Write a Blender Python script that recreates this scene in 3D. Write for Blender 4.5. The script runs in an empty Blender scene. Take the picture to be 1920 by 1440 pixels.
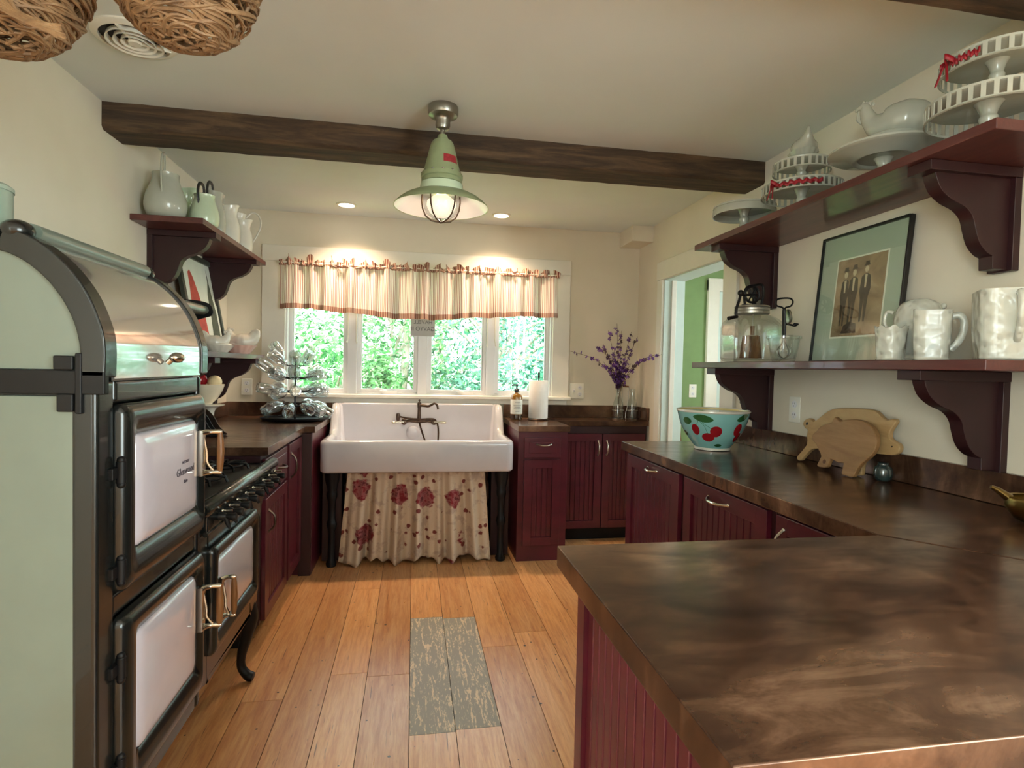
import bpy, math, random
from mathutils import Vector, Matrix
from math import sin, cos, pi, radians as rad
random.seed(7)
scene = bpy.context.scene
COL = scene.collection

# ---------------------------------------------------------------- camera
cam_d = bpy.data.cameras.new('camera')
cam = bpy.data.objects.new('camera', cam_d)
COL.objects.link(cam)
scene.camera = cam
YAW, PIT, ROL = rad(9.8427), rad(1.6701), rad(1.2494)
fw = Vector((sin(YAW)*cos(PIT), cos(YAW)*cos(PIT), -sin(PIT)))
rt = Vector((cos(YAW), -sin(YAW), 0)); up = rt.cross(fw)
r2 = cos(ROL)*rt + sin(ROL)*up; u2 = -sin(ROL)*rt + cos(ROL)*up
m = Matrix((( r2.x, u2.x, -fw.x, 0), (r2.y, u2.y, -fw.y, 0), (r2.z, u2.z, -fw.z, 1.30), (0, 0, 0, 1)))
cam.matrix_world = m
cam_d.sensor_fit = 'HORIZONTAL'; cam_d.sensor_width = 36.0
cam_d.lens = 36.0*1067.6/1920.0
cam_d.clip_start = 0.02; cam_d.clip_end = 200

# ---------------------------------------------------------------- world, sun, exposure
scene.view_settings.view_transform = 'Standard'
scene.view_settings.look = 'None'
scene.view_settings.gamma = 1.0
scene.view_settings.use_curve_mapping = False
scene.view_settings.exposure = 0.5
scene.cycles.use_denoising = True
scene.cycles.max_bounces = 10
scene.cycles.diffuse_bounces = 5
scene.cycles.transparent_max_bounces = 24
scene.cycles.sample_clamp_indirect = 6.0
scene.cycles.caustics_reflective = False
scene.cycles.caustics_refractive = False
world = bpy.data.worlds.new('sky'); scene.world = world
world.use_nodes = True
bg = world.node_tree.nodes['Background']
wn = world.node_tree
tcw = wn.nodes.new('ShaderNodeTexCoord'); spw = wn.nodes.new('ShaderNodeSeparateXYZ'); rpw = wn.nodes.new('ShaderNodeValToRGB')
wn.links.new(tcw.outputs['Generated'], spw.inputs[0]); wn.links.new(spw.outputs['Y'], rpw.inputs[0])
rpw.color_ramp.elements[0].position = 0.0; rpw.color_ramp.elements[0].color = (0.86, 1.0, 0.98, 1)   # greener woods side
rpw.color_ramp.elements[1].position = 0.5; rpw.color_ramp.elements[1].color = (0.27, 0.30, 0.35, 1)   # bright cloudy side
wn.links.new(rpw.outputs[0], bg.inputs[0])
bg.inputs[1].default_value = 16.0

def lamp(name, kind, loc, energy, color, size=0.1, target=None, **kw):
    d = bpy.data.lights.new(name, kind); d.energy = energy; d.color = color
    if kind == 'AREA':
        d.shape = 'RECTANGLE'; d.size = size[0]; d.size_y = size[1]
    elif kind in ('POINT', 'SPOT'):
        d.shadow_soft_size = size
    for k, v in kw.items():
        if k == 'portal': d.cycles.is_portal = v
        else: setattr(d, k, v)
    o = bpy.data.objects.new(name, d); COL.objects.link(o); o.location = loc
    if target is not None:
        o.rotation_euler = (Vector(target)-Vector(loc)).to_track_quat('-Z', 'Y').to_euler()
    return o
sun = lamp('sun', 'SUN', (0, -3, 8), 3.0, (1.0, 0.95, 0.85), target=(1.0, 1.2, 3.5))
sun.data.angle = rad(2)
# daylight through window openings, the left one added (world light, sampled through portals)
lamp('portal_left', 'AREA', (-1.52, -1.72, 1.45), 1, (1, 1, 1), (1.4, 1.5), target=(0, -1.72, 1.45), portal=True)
lamp('portal_side', 'AREA', (2.02, -1.25, 1.45), 1, (1, 1, 1), (2.1, 1.5), target=(0, -1.25, 1.45), portal=True)
lamp('portal_sink', 'AREA', (0.07, 4.52, 1.55), 1, (1, 1, 1), (2.0, 0.95), target=(0.07, 0, 1.55), portal=True)
# the two recessed can lamps
for x in (-0.469, 0.602):
    lamp('can_bulb', 'SPOT', (x, 4.07, 2.365), 62, (1.0, 0.72, 0.48), 0.06, target=(x, 4.07, 0), spot_size=rad(124), spot_blend=1.0)
# the pendant bulb
lamp('pendant_bulb', 'POINT', (0.105, 2.45, 1.955), 15, (1.0, 0.78, 0.52), 0.05)

# ---------------------------------------------------------------- mesh helpers
class MB:
    def __init__(s, T=None):
        s.v = []; s.f = []; s.mi = []; s.T = T; s.attr = []
    def add(s, vs, fs, mi=0, a=0.0):
        n = len(s.v)
        for p in vs:
            p = Vector(p)
            if s.T: p = Vector(s.T(p))
            s.v.append(p)
        for f in fs:
            s.f.append([n+i for i in f]); s.mi.append(mi); s.attr.append(a)
        return s
    def box(s, x0, y0, z0, x1, y1, z1, mi=0, a=0.0):
        return s.add([(x0,y0,z0),(x1,y0,z0),(x1,y1,z0),(x0,y1,z0),(x0,y0,z1),(x1,y0,z1),(x1,y1,z1),(x0,y1,z1)],
              [(0,3,2,1),(4,5,6,7),(0,1,5,4),(1,2,6,5),(2,3,7,6),(3,0,4,7)], mi, a)
    def prism(s, poly, axis, a, b, mi=0):
        # poly of 2-D points in the other two axes (order x,y,z with the axis removed)
        def P(p, t):
            return {'x': (t, p[0], p[1]), 'y': (p[0], t, p[1]), 'z': (p[0], p[1], t)}[axis]
        n = len(poly)
        vs = [P(p, a) for p in poly]+[P(p, b) for p in poly]
        fs = [tuple(range(n))[::-1], tuple(range(n, 2*n))]+[(i, (i+1) % n, n+(i+1) % n, n+i) for i in range(n)]
        return s.add(vs, fs, mi)
    def lathe(s, prof, c=(0,0,0), seg=32, mi=0, M=None, sx=1, sy=1, cap=True, wob=None):
        vs = []; fs = []; n = len(prof)
        for j in range(seg):
            t = 2*pi*j/seg
            for i, (r, z) in enumerate(prof):
                k = wob(t, i) if wob else 1
                p = Vector((r*cos(t)*sx*k, r*sin(t)*sy*k, z))
                if M is not None: p = M @ p
                vs.append(p+Vector(c))
        for j in range(seg):
            q = (j+1) % seg
            for i in range(n-1):
                fs.append((j*n+i, q*n+i, q*n+i+1, j*n+i+1))
        if cap:
            if prof[0][0] > 1e-5: fs.append(tuple(j*n for j in range(seg))[::-1])
            if prof[-1][0] > 1e-5: fs.append(tuple(j*n+n-1 for j in range(seg)))
        return s.add(vs, fs, mi)
    def tube(s, pts, r, seg=8, mi=0, sq=1.0, closed=False, side=None):
        pts = [Vector(p) for p in pts]; n = len(pts)
        rs = r if isinstance(r, (list, tuple)) else [r]*n
        vs = []; fs = []; prev = None
        for i, p in enumerate(pts):
            if closed: d = pts[(i+1) % n]-pts[i-1]
            else: d = pts[min(i+1, n-1)]-pts[max(i-1, 0)]
            d = d.normalized() if d.length > 1e-9 else Vector((0,0,1))
            if prev is None:
                h = side if side is not None else (Vector((0,0,1)) if abs(d.z) < 0.9 else Vector((1,0,0)))
                a = d.cross(Vector(h))
                a = a.normalized()
            else:
                a = prev-d*prev.dot(d)
                a = a.normalized() if a.length > 1e-6 else prev
            prev = a; b = d.cross(a)
            rr = rs[i]; ra, rb = (rr if isinstance(rr, tuple) else (rr, rr*sq))
            for j in range(seg):
                t = 2*pi*j/seg
                vs.append(p+a*cos(t)*ra+b*sin(t)*rb)
        m_ = n if closed else n-1
        for i in range(m_):
            k = (i+1) % n
            for j in range(seg):
                q = (j+1) % seg
                fs.append((i*seg+j, i*seg+q, k*seg+q, k*seg+j))
        if not closed:
            fs.append(tuple(range(seg))[::-1]); fs.append(tuple((n-1)*seg+j for j in range(seg)))
        return s.add(vs, fs, mi)
    def ball(s, c, r, seg=20, rings=12, mi=0, M=None):
        r = r if isinstance(r, tuple) else (r, r, r)
        prof = [(sin(pi*i/rings), -cos(pi*i/rings)) for i in range(rings+1)]
        prof[0] = (0, -1); prof[-1] = (0, 1)
        S = Matrix.Diagonal((r[0], r[1], r[2]))
        S = (M.to_3x3() @ S) if M is not None else S
        return s.lathe(prof, c, seg, mi, M=S, cap=False)
    def grid(s, fn, nu, nv, mi=0):
        vs = [fn(i/nu, j/nv) for j in range(nv+1) for i in range(nu+1)]
        w = nu+1
        return s.add(vs, [(j*w+i, j*w+i+1, (j+1)*w+i+1, (j+1)*w+i) for j in range(nv) for i in range(nu)], mi)
    def loft(s, loops, mi=0, close_ends=True, closed=True):
        n = len(loops[0]); vs = [p for L in loops for p in L]; fs = []
        for k in range(len(loops)-1):
            for i in range(n if closed else n-1):
                q = (i+1) % n
                fs.append((k*n+i, k*n+q, (k+1)*n+q, (k+1)*n+i))
        if close_ends:
            fs.append(tuple(range(n))[::-1]); fs.append(tuple((len(loops)-1)*n+i for i in range(n)))
        return s.add(vs, fs, mi)
    def build(s, name, mat, parent=None, bevel=0, smooth=True, angle=38, solid=0, segs=2, origin=None, sub=0):
        import bmesh
        off = Vector((0,0,0)); q = parent
        while q is not None:
            off += q.location; q = q.parent
        if origin is not None: off = Vector(origin)
        me = bpy.data.meshes.new(name)
        me.from_pydata([p-off for p in s.v], [], s.f)
        mats = mat if isinstance(mat, (list, tuple)) else [mat]
        for m_ in mats: me.materials.append(m_)
        for p, k in zip(me.polygons, s.mi): p.material_index = k
        if any(s.attr):
            at = me.attributes.new('tone', 'FLOAT', 'FACE')
            at.data.foreach_set('value', s.attr)
        bm = bmesh.new(); bm.from_mesh(me)
        bmesh.ops.remove_doubles(bm, verts=bm.verts, dist=1e-6)
        bmesh.ops.recalc_face_normals(bm, faces=bm.faces); bm.to_mesh(me); bm.free()
        if smooth:
            me.polygons.foreach_set('use_smooth', [True]*len(me.polygons))
            me.set_sharp_from_angle(angle=rad(angle))
        me.update()
        o = bpy.data.objects.new(name, me); COL.objects.link(o)
        if origin is not None: o.location = origin
        if parent is not None: o.parent = parent
        if solid:
            md = o.modifiers.new('solid', 'SOLIDIFY'); md.thickness = solid; md.offset = 0
        if bevel:
            md = o.modifiers.new('bevel', 'BEVEL'); md.width = bevel; md.segments = segs
            md.limit_method = 'ANGLE'; md.angle_limit = rad(40); md.harden_normals = True
        if sub:
            md = o.modifiers.new('sub', 'SUBSURF'); md.levels = sub; md.render_levels = sub
        return o

def tag(o, label=None, cat=None, group=None, kind=None):
    if label: o['label'] = label
    if cat: o['category'] = cat
    if group: o['group'] = group
    if kind: o['kind'] = kind
    return o
def thing(name, label, cat, loc=(0,0,0), group=None, rotz=0):
    o = bpy.data.objects.new(name, None); COL.objects.link(o); o.location = loc
    o.empty_display_size = 0.05; o.rotation_euler = (0, 0, rotz)
    return tag(o, label, cat, group)
def solo(name, mb, mat, label, cat, origin, group=None, **kw):
    return tag(mb.build(name, mat, origin=origin, **kw), label, cat, group)
def struct(name, mb, mat, parent=None, **kw):
    o = mb.build(name, mat, parent, **kw)
    if parent is None: tag(o, kind='structure')
    return o
def copy_tree(o, parent=None):
    c = o.copy(); COL.objects.link(c)
    if parent is not None: c.parent = parent
    for ch in list(o.children): copy_tree(ch, c)
    return c
def arc(c, r, a0, a1, n, plane='xz'):
    out = []
    for i in range(n+1):
        t = rad(a0+(a1-a0)*i/n); u, v = r*cos(t), r*sin(t)
        out.append({'xz': (c[0]+u, c[1], c[2]+v), 'yz': (c[0], c[1]+u, c[2]+v), 'xy': (c[0]+u, c[1]+v, c[2])}[plane])
    return out
def spline(pts, n=8):
    pts = [Vector(p) for p in pts]; out = []
    for i in range(len(pts)-1):
        p0 = pts[max(i-1, 0)]; p1 = pts[i]; p2 = pts[i+1]; p3 = pts[min(i+2, len(pts)-1)]
        for k in range(n):
            t = k/n
            out.append(0.5*((2*p1)+(p2-p0)*t+(2*p0-5*p1+4*p2-p3)*t*t+(3*p1-p0-3*p2+p3)*t**3))
    out.append(pts[-1]); return out
def spline2(pts, n=6):
    return [(p.x, p.y) for p in spline([(a, b, 0) for a, b in pts], n)]
def rrect(x0, y0, x1, y1, r, n=5, ns=1):
    out = []
    for (cx, cy, a0) in ((x1-r, y1-r, 0), (x0+r, y1-r, 90), (x0+r, y0+r, 180), (x1-r, y0+r, 270)):
        for i in range(n+1):
            t = rad(a0+90*i/n); out.append((cx+r*cos(t), cy+r*sin(t)))
    return out

# ---------------------------------------------------------------- materials
def S(r, g, b):
    def f(c):
        c /= 255
        return c/12.92 if c <= 0.04045 else ((c+0.055)/1.055)**2.4
    return (f(r), f(g), f(b), 1)
class N:
    def __init__(s, name):
        s.m = bpy.data.materials.new(name); s.m.use_nodes = True
        s.t = s.m.node_tree; s.n = s.t.nodes
        s.b = s.n['Principled BSDF']; s.out = s.n['Material Output']
    def node(s, ty, **kw):
        x = s.n.new(ty)
        for k, v in kw.items():
            if k.startswith('i_'): x.inputs[k[2:].replace('_', ' ')].default_value = v
            else: setattr(x, k, v)
        return x
    def link(s, a, b): s.t.links.new(a, b)
    def set(s, **kw):
        for k, v in kw.items(): s.b.inputs[k.replace('_', ' ')].default_value = v
        return s
    def coords(s, scale=(1,1,1), rot=(0,0,0)):
        tc = s.node('ShaderNodeTexCoord'); mp = s.node('ShaderNodeMapping')
        mp.inputs['Scale'].default_value = scale; mp.inputs['Rotation'].default_value = rot
        s.link(tc.outputs['Object'], mp.inputs[0]); return mp.outputs[0]
    def noise(s, vec, scale=5, detail=4, rough=0.55, dist=0):
        x = s.node('ShaderNodeTexNoise'); x.inputs['Scale'].default_value = scale
        x.inputs['Detail'].default_value = detail; x.inputs['Roughness'].default_value = rough
        x.inputs['Distortion'].default_value = dist; s.link(vec, x.inputs['Vector']); return x.outputs['Fac']
    def ramp(s, fac, stops):
        x = s.node('ShaderNodeValToRGB'); e = x.color_ramp.elements
        while len(e) < len(stops): e.new(0.5)
        for k, (p, c) in zip(e, stops): k.position = p; k.color = c
        s.link(fac, x.inputs[0]); return x.outputs[0]
    def mix(s, fac, a, b, mode='MIX'):
        x = s.node('ShaderNodeMix'); x.data_type = 'RGBA'; x.blend_type = mode
        for k, v in ((0, fac), (6, a), (7, b)):
            if hasattr(v, 'is_output'): s.link(v, x.inputs[k])
            else: x.inputs[k].default_value = v
        return x.outputs[2]
    def math(s, op, a, b=0.0, clamp=False):
        x = s.node('ShaderNodeMath'); x.operation = op; x.use_clamp = clamp
        for k, v in ((0, a), (1, b)):
            if hasattr(v, 'is_output'): s.link(v, x.inputs[k])
            else: x.inputs[k].default_value = v
        return x.outputs[0]
    def col(s, c): s.link(c, s.b.inputs['Base Color']); return s
    def rough(s, c): s.link(c, s.b.inputs['Roughness']); return s
    def bump(s, h, strength=0.2, dist=0.01):
        x = s.node('ShaderNodeBump'); x.inputs['Strength'].default_value = strength
        x.inputs['Distance'].default_value = dist; s.link(h, x.inputs['Height']); s.link(x.outputs[0], s.b.inputs['Normal']); return s
def plain(name, c, rough=0.5, metal=0.0, var=0.12, sc=12, bump=0.0, coat=0.0, spec=0.5, stretch=(1,1,1)):
    k = N(name); k.set(Roughness=rough, Metallic=metal, Coat_Weight=coat, Specular_IOR_Level=spec)
    v = k.coords(stretch); f = k.noise(v, sc, 4)
    d = tuple(x*(1-var) for x in c[:3])+(1,); l = tuple(min(1, x*(1+var)) for x in c[:3])+(1,)
    k.col(k.ramp(f, [(0.3, d), (0.7, l)]))
    if bump: k.bump(k.noise(v, sc*6, 3), bump, 0.004)
    return k.m
def glass(name, tint=(1,1,1,1), thick=0.06, rough=0.0):
    k = N(name); k.n.remove(k.b)
    tr = k.node('ShaderNodeBsdfTransparent'); tr.inputs[0].default_value = tint
    gl = k.node('ShaderNodeBsdfGlossy'); gl.inputs['Roughness'].default_value = rough
    lw = k.node('ShaderNodeLayerWeight'); lw.inputs[0].default_value = 0.35
    p = k.math('POWER', lw.outputs['Facing'], 2.5)
    q = k.math('MULTIPLY', p, 0.85); f = k.math('ADD', q, thick, True)
    mx = k.node('ShaderNodeMixShader'); k.link(f, mx.inputs[0]); k.link(tr.outputs[0], mx.inputs[1]); k.link(gl.outputs[0], mx.inputs[2])
    k.link(mx.outputs[0], k.out.inputs[0]); return k.m
def emit(name, c, st):
    k = N(name); k.set(Roughness=0.4); k.b.inputs['Base Color'].default_value = c
    k.b.inputs['Emission Color'].default_value = c; k.b.inputs['Emission Strength'].default_value = st
    return k.m

M = {}
# cream painted plaster
k = N('wall_plaster'); k.set(Roughness=0.85)
v = k.coords(); k.col(k.ramp(k.noise(v, 2.5, 3), [(0.3, S(218,208,188)), (0.7, S(226,216,198))])); k.bump(k.noise(v, 60, 4), 0.12, 0.003); M['wall'] = k.m
k = N('ceiling_plaster'); k.set(Roughness=0.8)
v = k.coords(); k.col(k.ramp(k.noise(v, 1.5, 3), [(0.3, S(218,222,220)), (0.7, S(226,230,228))])); k.bump(k.noise(v, 50, 4), 0.08, 0.003); M['ceil'] = k.m
M['trim'] = plain('cream_white_trim_paint', S(226,220,208), 0.45, var=0.02)
M['vinyl'] = plain('white_window_vinyl', S(226,224,226), 0.35, var=0.02)
M['green'] = plain('green_wall_paint', S(124,150,100), 0.8, var=0.04)
M['paleblue'] = plain('pale_grey_door_paint', S(200,214,208), 0.5, var=0.03)
# floor planks
def floor_mat(name, stops, knots=True, sheen=0.26):
    k = N(name); v = k.coords((9, 0.7, 1)); v2 = k.coords()
    at = k.node('ShaderNodeAttribute'); at.attribute_name = 'tone'
    add = k.node('ShaderNodeVectorMath'); add.operation = 'ADD'; k.link(v, add.inputs[0])
    cb = k.node('ShaderNodeCombineXYZ'); k.link(k.math('MULTIPLY', at.outputs['Fac'], 37.0), cb.inputs[1]); k.link(k.math('MULTIPLY', at.outputs['Fac'], 11.0), cb.inputs[0]); k.link(cb.outputs[0], add.inputs[1])
    vv = add.outputs[0]
    n1 = k.noise(vv, 2.2, 6, 0.6, 0.9)
    base = k.ramp(n1, stops)
    n2 = k.noise(vv, 9, 5, 0.7, 0.3)
    base = k.mix(0.75, base, k.ramp(n2, [(0.35, S(150,96,52)), (0.6, S(232,186,132))]), 'SOFT_LIGHT')
    tn = k.math('MULTIPLY_ADD', at.outputs['Fac'], 0.35)
    tn.node.inputs[2].default_value = 0.0
    base = k.mix(tn, base, S(120,62,28), 'MULTIPLY')
    if knots:
        vo = k.node('ShaderNodeTexVoronoi'); vo.feature = 'F1'; vo.inputs['Scale'].default_value = 15
        k.link(v2, vo.inputs['Vector'])
        h = k.math('LESS_THAN', k.math('ADD', vo.outputs['Distance'], k.math('MULTIPLY', k.noise(v2, 3.0, 2), 0.16)), 0.140)
        base = k.mix(h, base, S(58,34,24))
        st = k.noise(k.coords((34, 2.4, 1)), 3.0, 3, 0.55, 0.4)
        base = k.mix(k.ramp(st, [(0.66, (0,0,0,1)), (0.72, (0.55,0.55,0.55,1))]), base, S(110,70,50))
        st2 = k.noise(k.coords((60, 1.6, 1)), 2.0, 2, 0.5, 0.2)
        base = k.mix(k.ramp(st2, [(0.70, (0,0,0,1)), (0.725, (0.8,0.8,0.8,1))]), base, S(84,50,38))
        vo2 = k.node('ShaderNodeTexVoronoi'); vo2.inputs['Scale'].default_value = 1.4
        k.link(k.coords((1.6, 0.5, 1)), vo2.inputs['Vector'])
        n3 = k.noise(v2, 30, 4)
        d = k.math('ADD', vo2.outputs['Distance'], k.math('MULTIPLY', n3, 0.14))
        base = k.mix(k.ramp(d, [(0.11, (0.75,0.75,0.75,1)), (0.17, (0,0,0,1))]), base, S(96,66,52))
    k.set(Coat_Weight=0.35, Coat_Roughness=0.3); k.col(base); k.rough(k.ramp(n2, [(0.3, (sheen+0.14,)*3+(1,)), (0.7, (sheen,)*3+(1,))])); k.bump(n2, 0.12, 0.003); return k.m
M['floor'] = floor_mat('worn_pine_planks', [(0.25, S(196,148,110)), (0.5, S(212,170,132)), (0.75, S(224,188,154))])
k = N('worn_grey_floor_paint'); k.set(Roughness=0.55)
v = k.coords((14, 1.6, 1)); f = k.noise(v, 3.0, 8, 0.72, 1.6)
f2 = k.noise(k.coords((30, 9, 1)), 4, 5, 0.7, 0.6)
k.col(k.mix(k.ramp(k.math('ADD', k.math('MULTIPLY', f, 0.7), k.math('MULTIPLY', f2, 0.45)), [(0.60, (0,0,0,1)), (0.64, (1,1,1,1))]), S(150,146,138), S(216,196,170))); M['patch'] = k.m
M['gap'] = plain('dark_floor_gap', S(40,24,18), 0.9)
# old beams
def wood(name, a, b, c, rough=0.7, stretch=(1,12,12), sc=2.0, bump=0.5):
    k = N(name); k.set(Roughness=rough); v = k.coords(stretch); f = k.noise(v, sc, 7, 0.68, 0.8)
    k.col(k.ramp(f, [(0.25, a), (0.5, b), (0.78, c)])); k.bump(k.noise(v, sc*4, 5, 0.7), bump, 0.006); return k.m
M['beam'] = wood('aged_dark_timber', S(24,16,10), S(68,50,34), S(112,88,62), 0.75, (1,10,10), 2.2, 0.6)
M['board'] = wood('pale_cutting_board_wood', S(150,116,72), S(178,144,98), S(200,168,120), 0.55, (8,1.4,8), 2.0, 0.1)
M['board2'] = wood('brown_cutting_board_wood', S(120,84,50), S(146,108,68), S(168,130,88), 0.55, (8,1.4,8), 2.0, 0.1)
M['handlewood'] = wood('brown_handle_wood', S(74,44,22), S(118,76,40), S(150,104,60), 0.4, (8,8,1.5), 4, 0.1)
# barn red cabinet paint
k = N('barn_red_paint'); k.set(Roughness=0.38, Coat_Weight=0.15)
v = k.coords((1,1,3)); k.col(k.ramp(k.noise(v, 4, 5, 0.6), [(0.3, S(66,14,26)), (0.7, S(86,20,36))])); k.bump(k.noise(v, 30, 3), 0.06, 0.003); M['red'] = k.m
M['reddark'] = plain('dark_oxblood_paint', S(44,14,18), 0.45, var=0.15)
k = N('shelf_red_wood'); k.set(Roughness=0.42)
v = k.coords((9,1,9)); k.col(k.ramp(k.noise(v, 2.5, 6, 0.65, 0.5), [(0.3, S(66,28,28)), (0.55, S(88,42,38)), (0.8, S(112,64,54))])); k.set(Coat_Weight=0.25); M['shelf'] = k.m
# copper worktop
k = N('patinated_copper'); k.set(Metallic=0.5)
v = k.coords(); f = k.noise(v, 1.6, 7, 0.62, 1.2); f2 = k.noise(k.coords((1,2.6,1)), 5, 6, 0.65, 0.8)
c = k.ramp(k.math('ADD', k.math('MULTIPLY', f, 0.62), k.math('MULTIPLY', f2, 0.38)), [(0.38, S(54,34,26)), (0.47, S(84,58,44)), (0.54, S(116,84,64)), (0.64, S(166,128,102))])
k.col(c); k.rough(k.ramp(f2, [(0.3, (0.26,)*3+(1,)), (0.75, (0.16,)*3+(1,))])); k.bump(k.noise(v, 3, 4), 0.02, 0.01); M['copper'] = k.m
# ceramics, enamel, metals
M['white'] = plain('white_milk_glass', S(214,210,198), 0.2, var=0.04, coat=0.4)
M['milkgrey'] = plain('off_white_ironstone', S(174,175,162), 0.22, var=0.05, coat=0.4)
M['porcelain'] = plain('white_porcelain_enamel', S(196,194,200), 0.16, var=0.02, coat=0.5)
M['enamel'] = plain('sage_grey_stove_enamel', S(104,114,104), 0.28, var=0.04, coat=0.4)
M['doorwhite'] = plain('white_oven_enamel', S(192,184,192), 0.12, var=0.02, coat=0.7)
M['castblack'] = plain('black_cast_iron', S(16,15,16), 0.45, var=0.3, bump=0.05, spec=0.25)
M['stoveblack'] = plain('black_stove_enamel', S(22,24,23), 0.26, 0.2, var=0.15, coat=0.3)
M['chrome'] = plain('brushed_nickel', S(196,190,178), 0.22, 1.0, var=0.06)
M['steel'] = plain('dull_steel', S(160,156,146), 0.35, 1.0, var=0.1)
M['bronze'] = plain('oil_rubbed_bronze', S(86,70,60), 0.32, 0.85, var=0.3, sc=30)
M['brass'] = plain('aged_brass', S(150,124,72), 0.3, 1.0, var=0.2)
M['galv'] = plain('galvanised_metal', S(170,168,160), 0.34, 0.9, var=0.1)
M['sage'] = plain('sage_green_enamel', S(140,152,116), 0.4, var=0.1, coat=0.2)
M['pink'] = plain('pale_pink_milk_glass', S(226,190,176), 0.22, var=0.04, coat=0.4)
M['paleceladon'] = plain('pale_green_enamel', S(196,212,184), 0.22, var=0.04, coat=0.4)
M['plate_white'] = plain('white_outlet_plastic', S(232,228,216), 0.35, var=0.01)
M['blackpl'] = plain('black_plastic', S(20,20,22), 0.4)
M['paper'] = plain('white_paper_towel', S(238,232,226), 0.95, var=0.02, bump=0.2, sc=40)
M['wicker'] = wood('peeled_wicker_twigs', S(84,60,40), S(130,98,66), S(168,138,102), 0.6, (6,6,6), 3, 0.3)
M['redribbon'] = plain('red_ribbon', S(140,16,30), 0.5)
M['glass'] = glass('clear_pane_glass', (0.97,1,0.98,1), 0.03)
M['jar'] = glass('clear_jar_glass', (0.95,0.98,0.98,1), 0.10)
M['jar2'] = glass('bright_jar_glass', (0.97,0.99,1,1), 0.24, 0.06)
M['bulb'] = emit('warm_lamp_glass', (1.0,0.84,0.64,1), 0.7)
M['canlens'] = emit('lit_can_lens', (1.0,0.90,0.74,1), 9)

M['nickel'] = plain('pale_nickel_enamel', S(206,200,196), 0.09, 0.8, var=0.03, coat=0.5)

# ================================================================ the room
XL, XR, YB, ZC, YR = -1.32, 1.775, 4.365, 2.39, -2.5
# floor: individual boards in one mesh, each with its own tone
edges = [-1.50, -1.30, -1.12, -0.95, -0.79, -0.63, -0.475, -0.32, -0.17, 0.006, 0.17, 0.335, 0.504, 0.67, 0.83, 1.0, 1.16, 1.34, 1.5, 1.68, 1.92]
mb = MB(); rnd = random.Random(3)
for i in range(len(edges)-1):
    a, b = edges[i]+0.0012, edges[i+1]-0.0012
    cuts = [-2.5]
    y = -2.5+rnd.uniform(0.4, 1.6)
    while y < 5.0:
        cuts.append(y); y += rnd.uniform(1.1, 2.6)
    cuts.append(5.2)
    patch = (9, 10)
    if i in patch: cuts = [-2.5, -0.6, 1.99+0.01*(i == 10), 2.93-0.02*(i == 10), 5.2]
    if i == 7: cuts = [-2.5, 1.1, 2.43, 3.35, 5.2]
    for j in range(len(cuts)-1):
        t = rnd.random()
        mb.box(a, cuts[j]+0.0012, -0.02, b, cuts[j+1]-0.0012, 0.0, 1 if (i in patch and j == 2) else 0, t+0.001)
mb.box(-1.5, -2.5, -0.03, 3.4, 5.2, -0.006, 2)
for x in (1.92, 2.1, 2.28, 2.46, 2.64, 2.82, 3.0, 3.2):
    mb.box(x+.001, -2.5, -0.02, x+0.179, 5.2, 0.0, 0, rnd.random()+.001)
struct('floor', mb, [M['floor'], M['patch'], M['gap']], smooth=False)

# ceiling with the vent hole left closed
struct('ceiling', MB().box(-1.5, -2.6, ZC, 1.92, 5.2, ZC+0.1).box(1.92, 0.4, ZC, 3.5, 5.2, ZC+0.1), M['ceil'])
mb = MB(); mb.box(-1.5, -1.0, 0, XL, YB+0.16, ZC); mb.box(-1.5, -2.4, 0, XL, -1.0, 0.70); mb.box(-1.5, -2.4, 2.2, XL, -1.0, ZC); mb.box(-1.5, -2.6, 0, XL, -2.4, ZC)  # opening behind the camera made for the added left window
struct('wall_left', mb, M['wall'])
# back wall with the window opening
W0, W1, WZ0, WZ1 = -0.925, 1.075, 1.075, 2.06
mb = MB(); y0, y1 = YB, YB+0.15
mb.box(XL, y0, 0, W0, y1, ZC); mb.box(W1, y0, 0, 2.0, y1, ZC); mb.box(W0, y0, 0, W1, y1, WZ0); mb.box(W0, y0, WZ1, W1, y1, ZC)
struct('wall_back', mb, M['wall'])
# right wall with doorway (Y 3.05..3.89) and a window behind the camera
D0, D1, DZ = 3.05, 3.885, 1.962
mb = MB(); x0, x1 = XR, XR+0.145
mb.box(x0, D1, 0, x1, YB, ZC); mb.box(x0, D0, DZ, x1, D1, ZC); mb.box(x0, -0.20, 0, x1, D0, ZC)
mb.box(x0, -2.3, 0, x1, -0.20, 0.70); mb.box(x0, -2.3, 2.2, x1, -0.20, ZC); mb.box(x0, -2.6, 0, x1, -2.3, ZC)
struct('wall_right', mb, M['wall'])
# wall behind the camera with a wide opening
mb = MB(); mb.box(XL, -2.6, 0, 1.92, -2.5, ZC)
struct('wall_rear', mb, M['wall'])
def plain_window(name, T, u0, u1, z0, z1, nm):
    mb = MB(T); 
    for i in range(nm+1):
        u = u0+(u1-u0)*i/nm; mb.box(u-0.03, -0.05, z0, u+0.03, 0.01, z1)
    mb.box(u0-0.03, -0.05, z0, u1+0.03, 0.01, z0+0.05); mb.box(u0-0.03, -0.05, z1-0.05, u1+0.03, 0.01, z1)
    zm = (z0+z1)/2; mb.box(u0, -0.04, zm-0.02, u1, 0.0, zm+0.02)
    return struct(name, mb, M['vinyl'], bevel=0.004)
plain_window('added_window_left', lambda p: (-1.41+p[1], p[0], p[2]), -2.37, -1.03, 0.70, 2.2, 2)  # unseen left window, added to throw daylight onto the right wall
plain_window('window_3', lambda p: (1.86+p[1], p[0], p[2]), -2.27, -0.23, 0.70, 2.2, 3)

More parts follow.
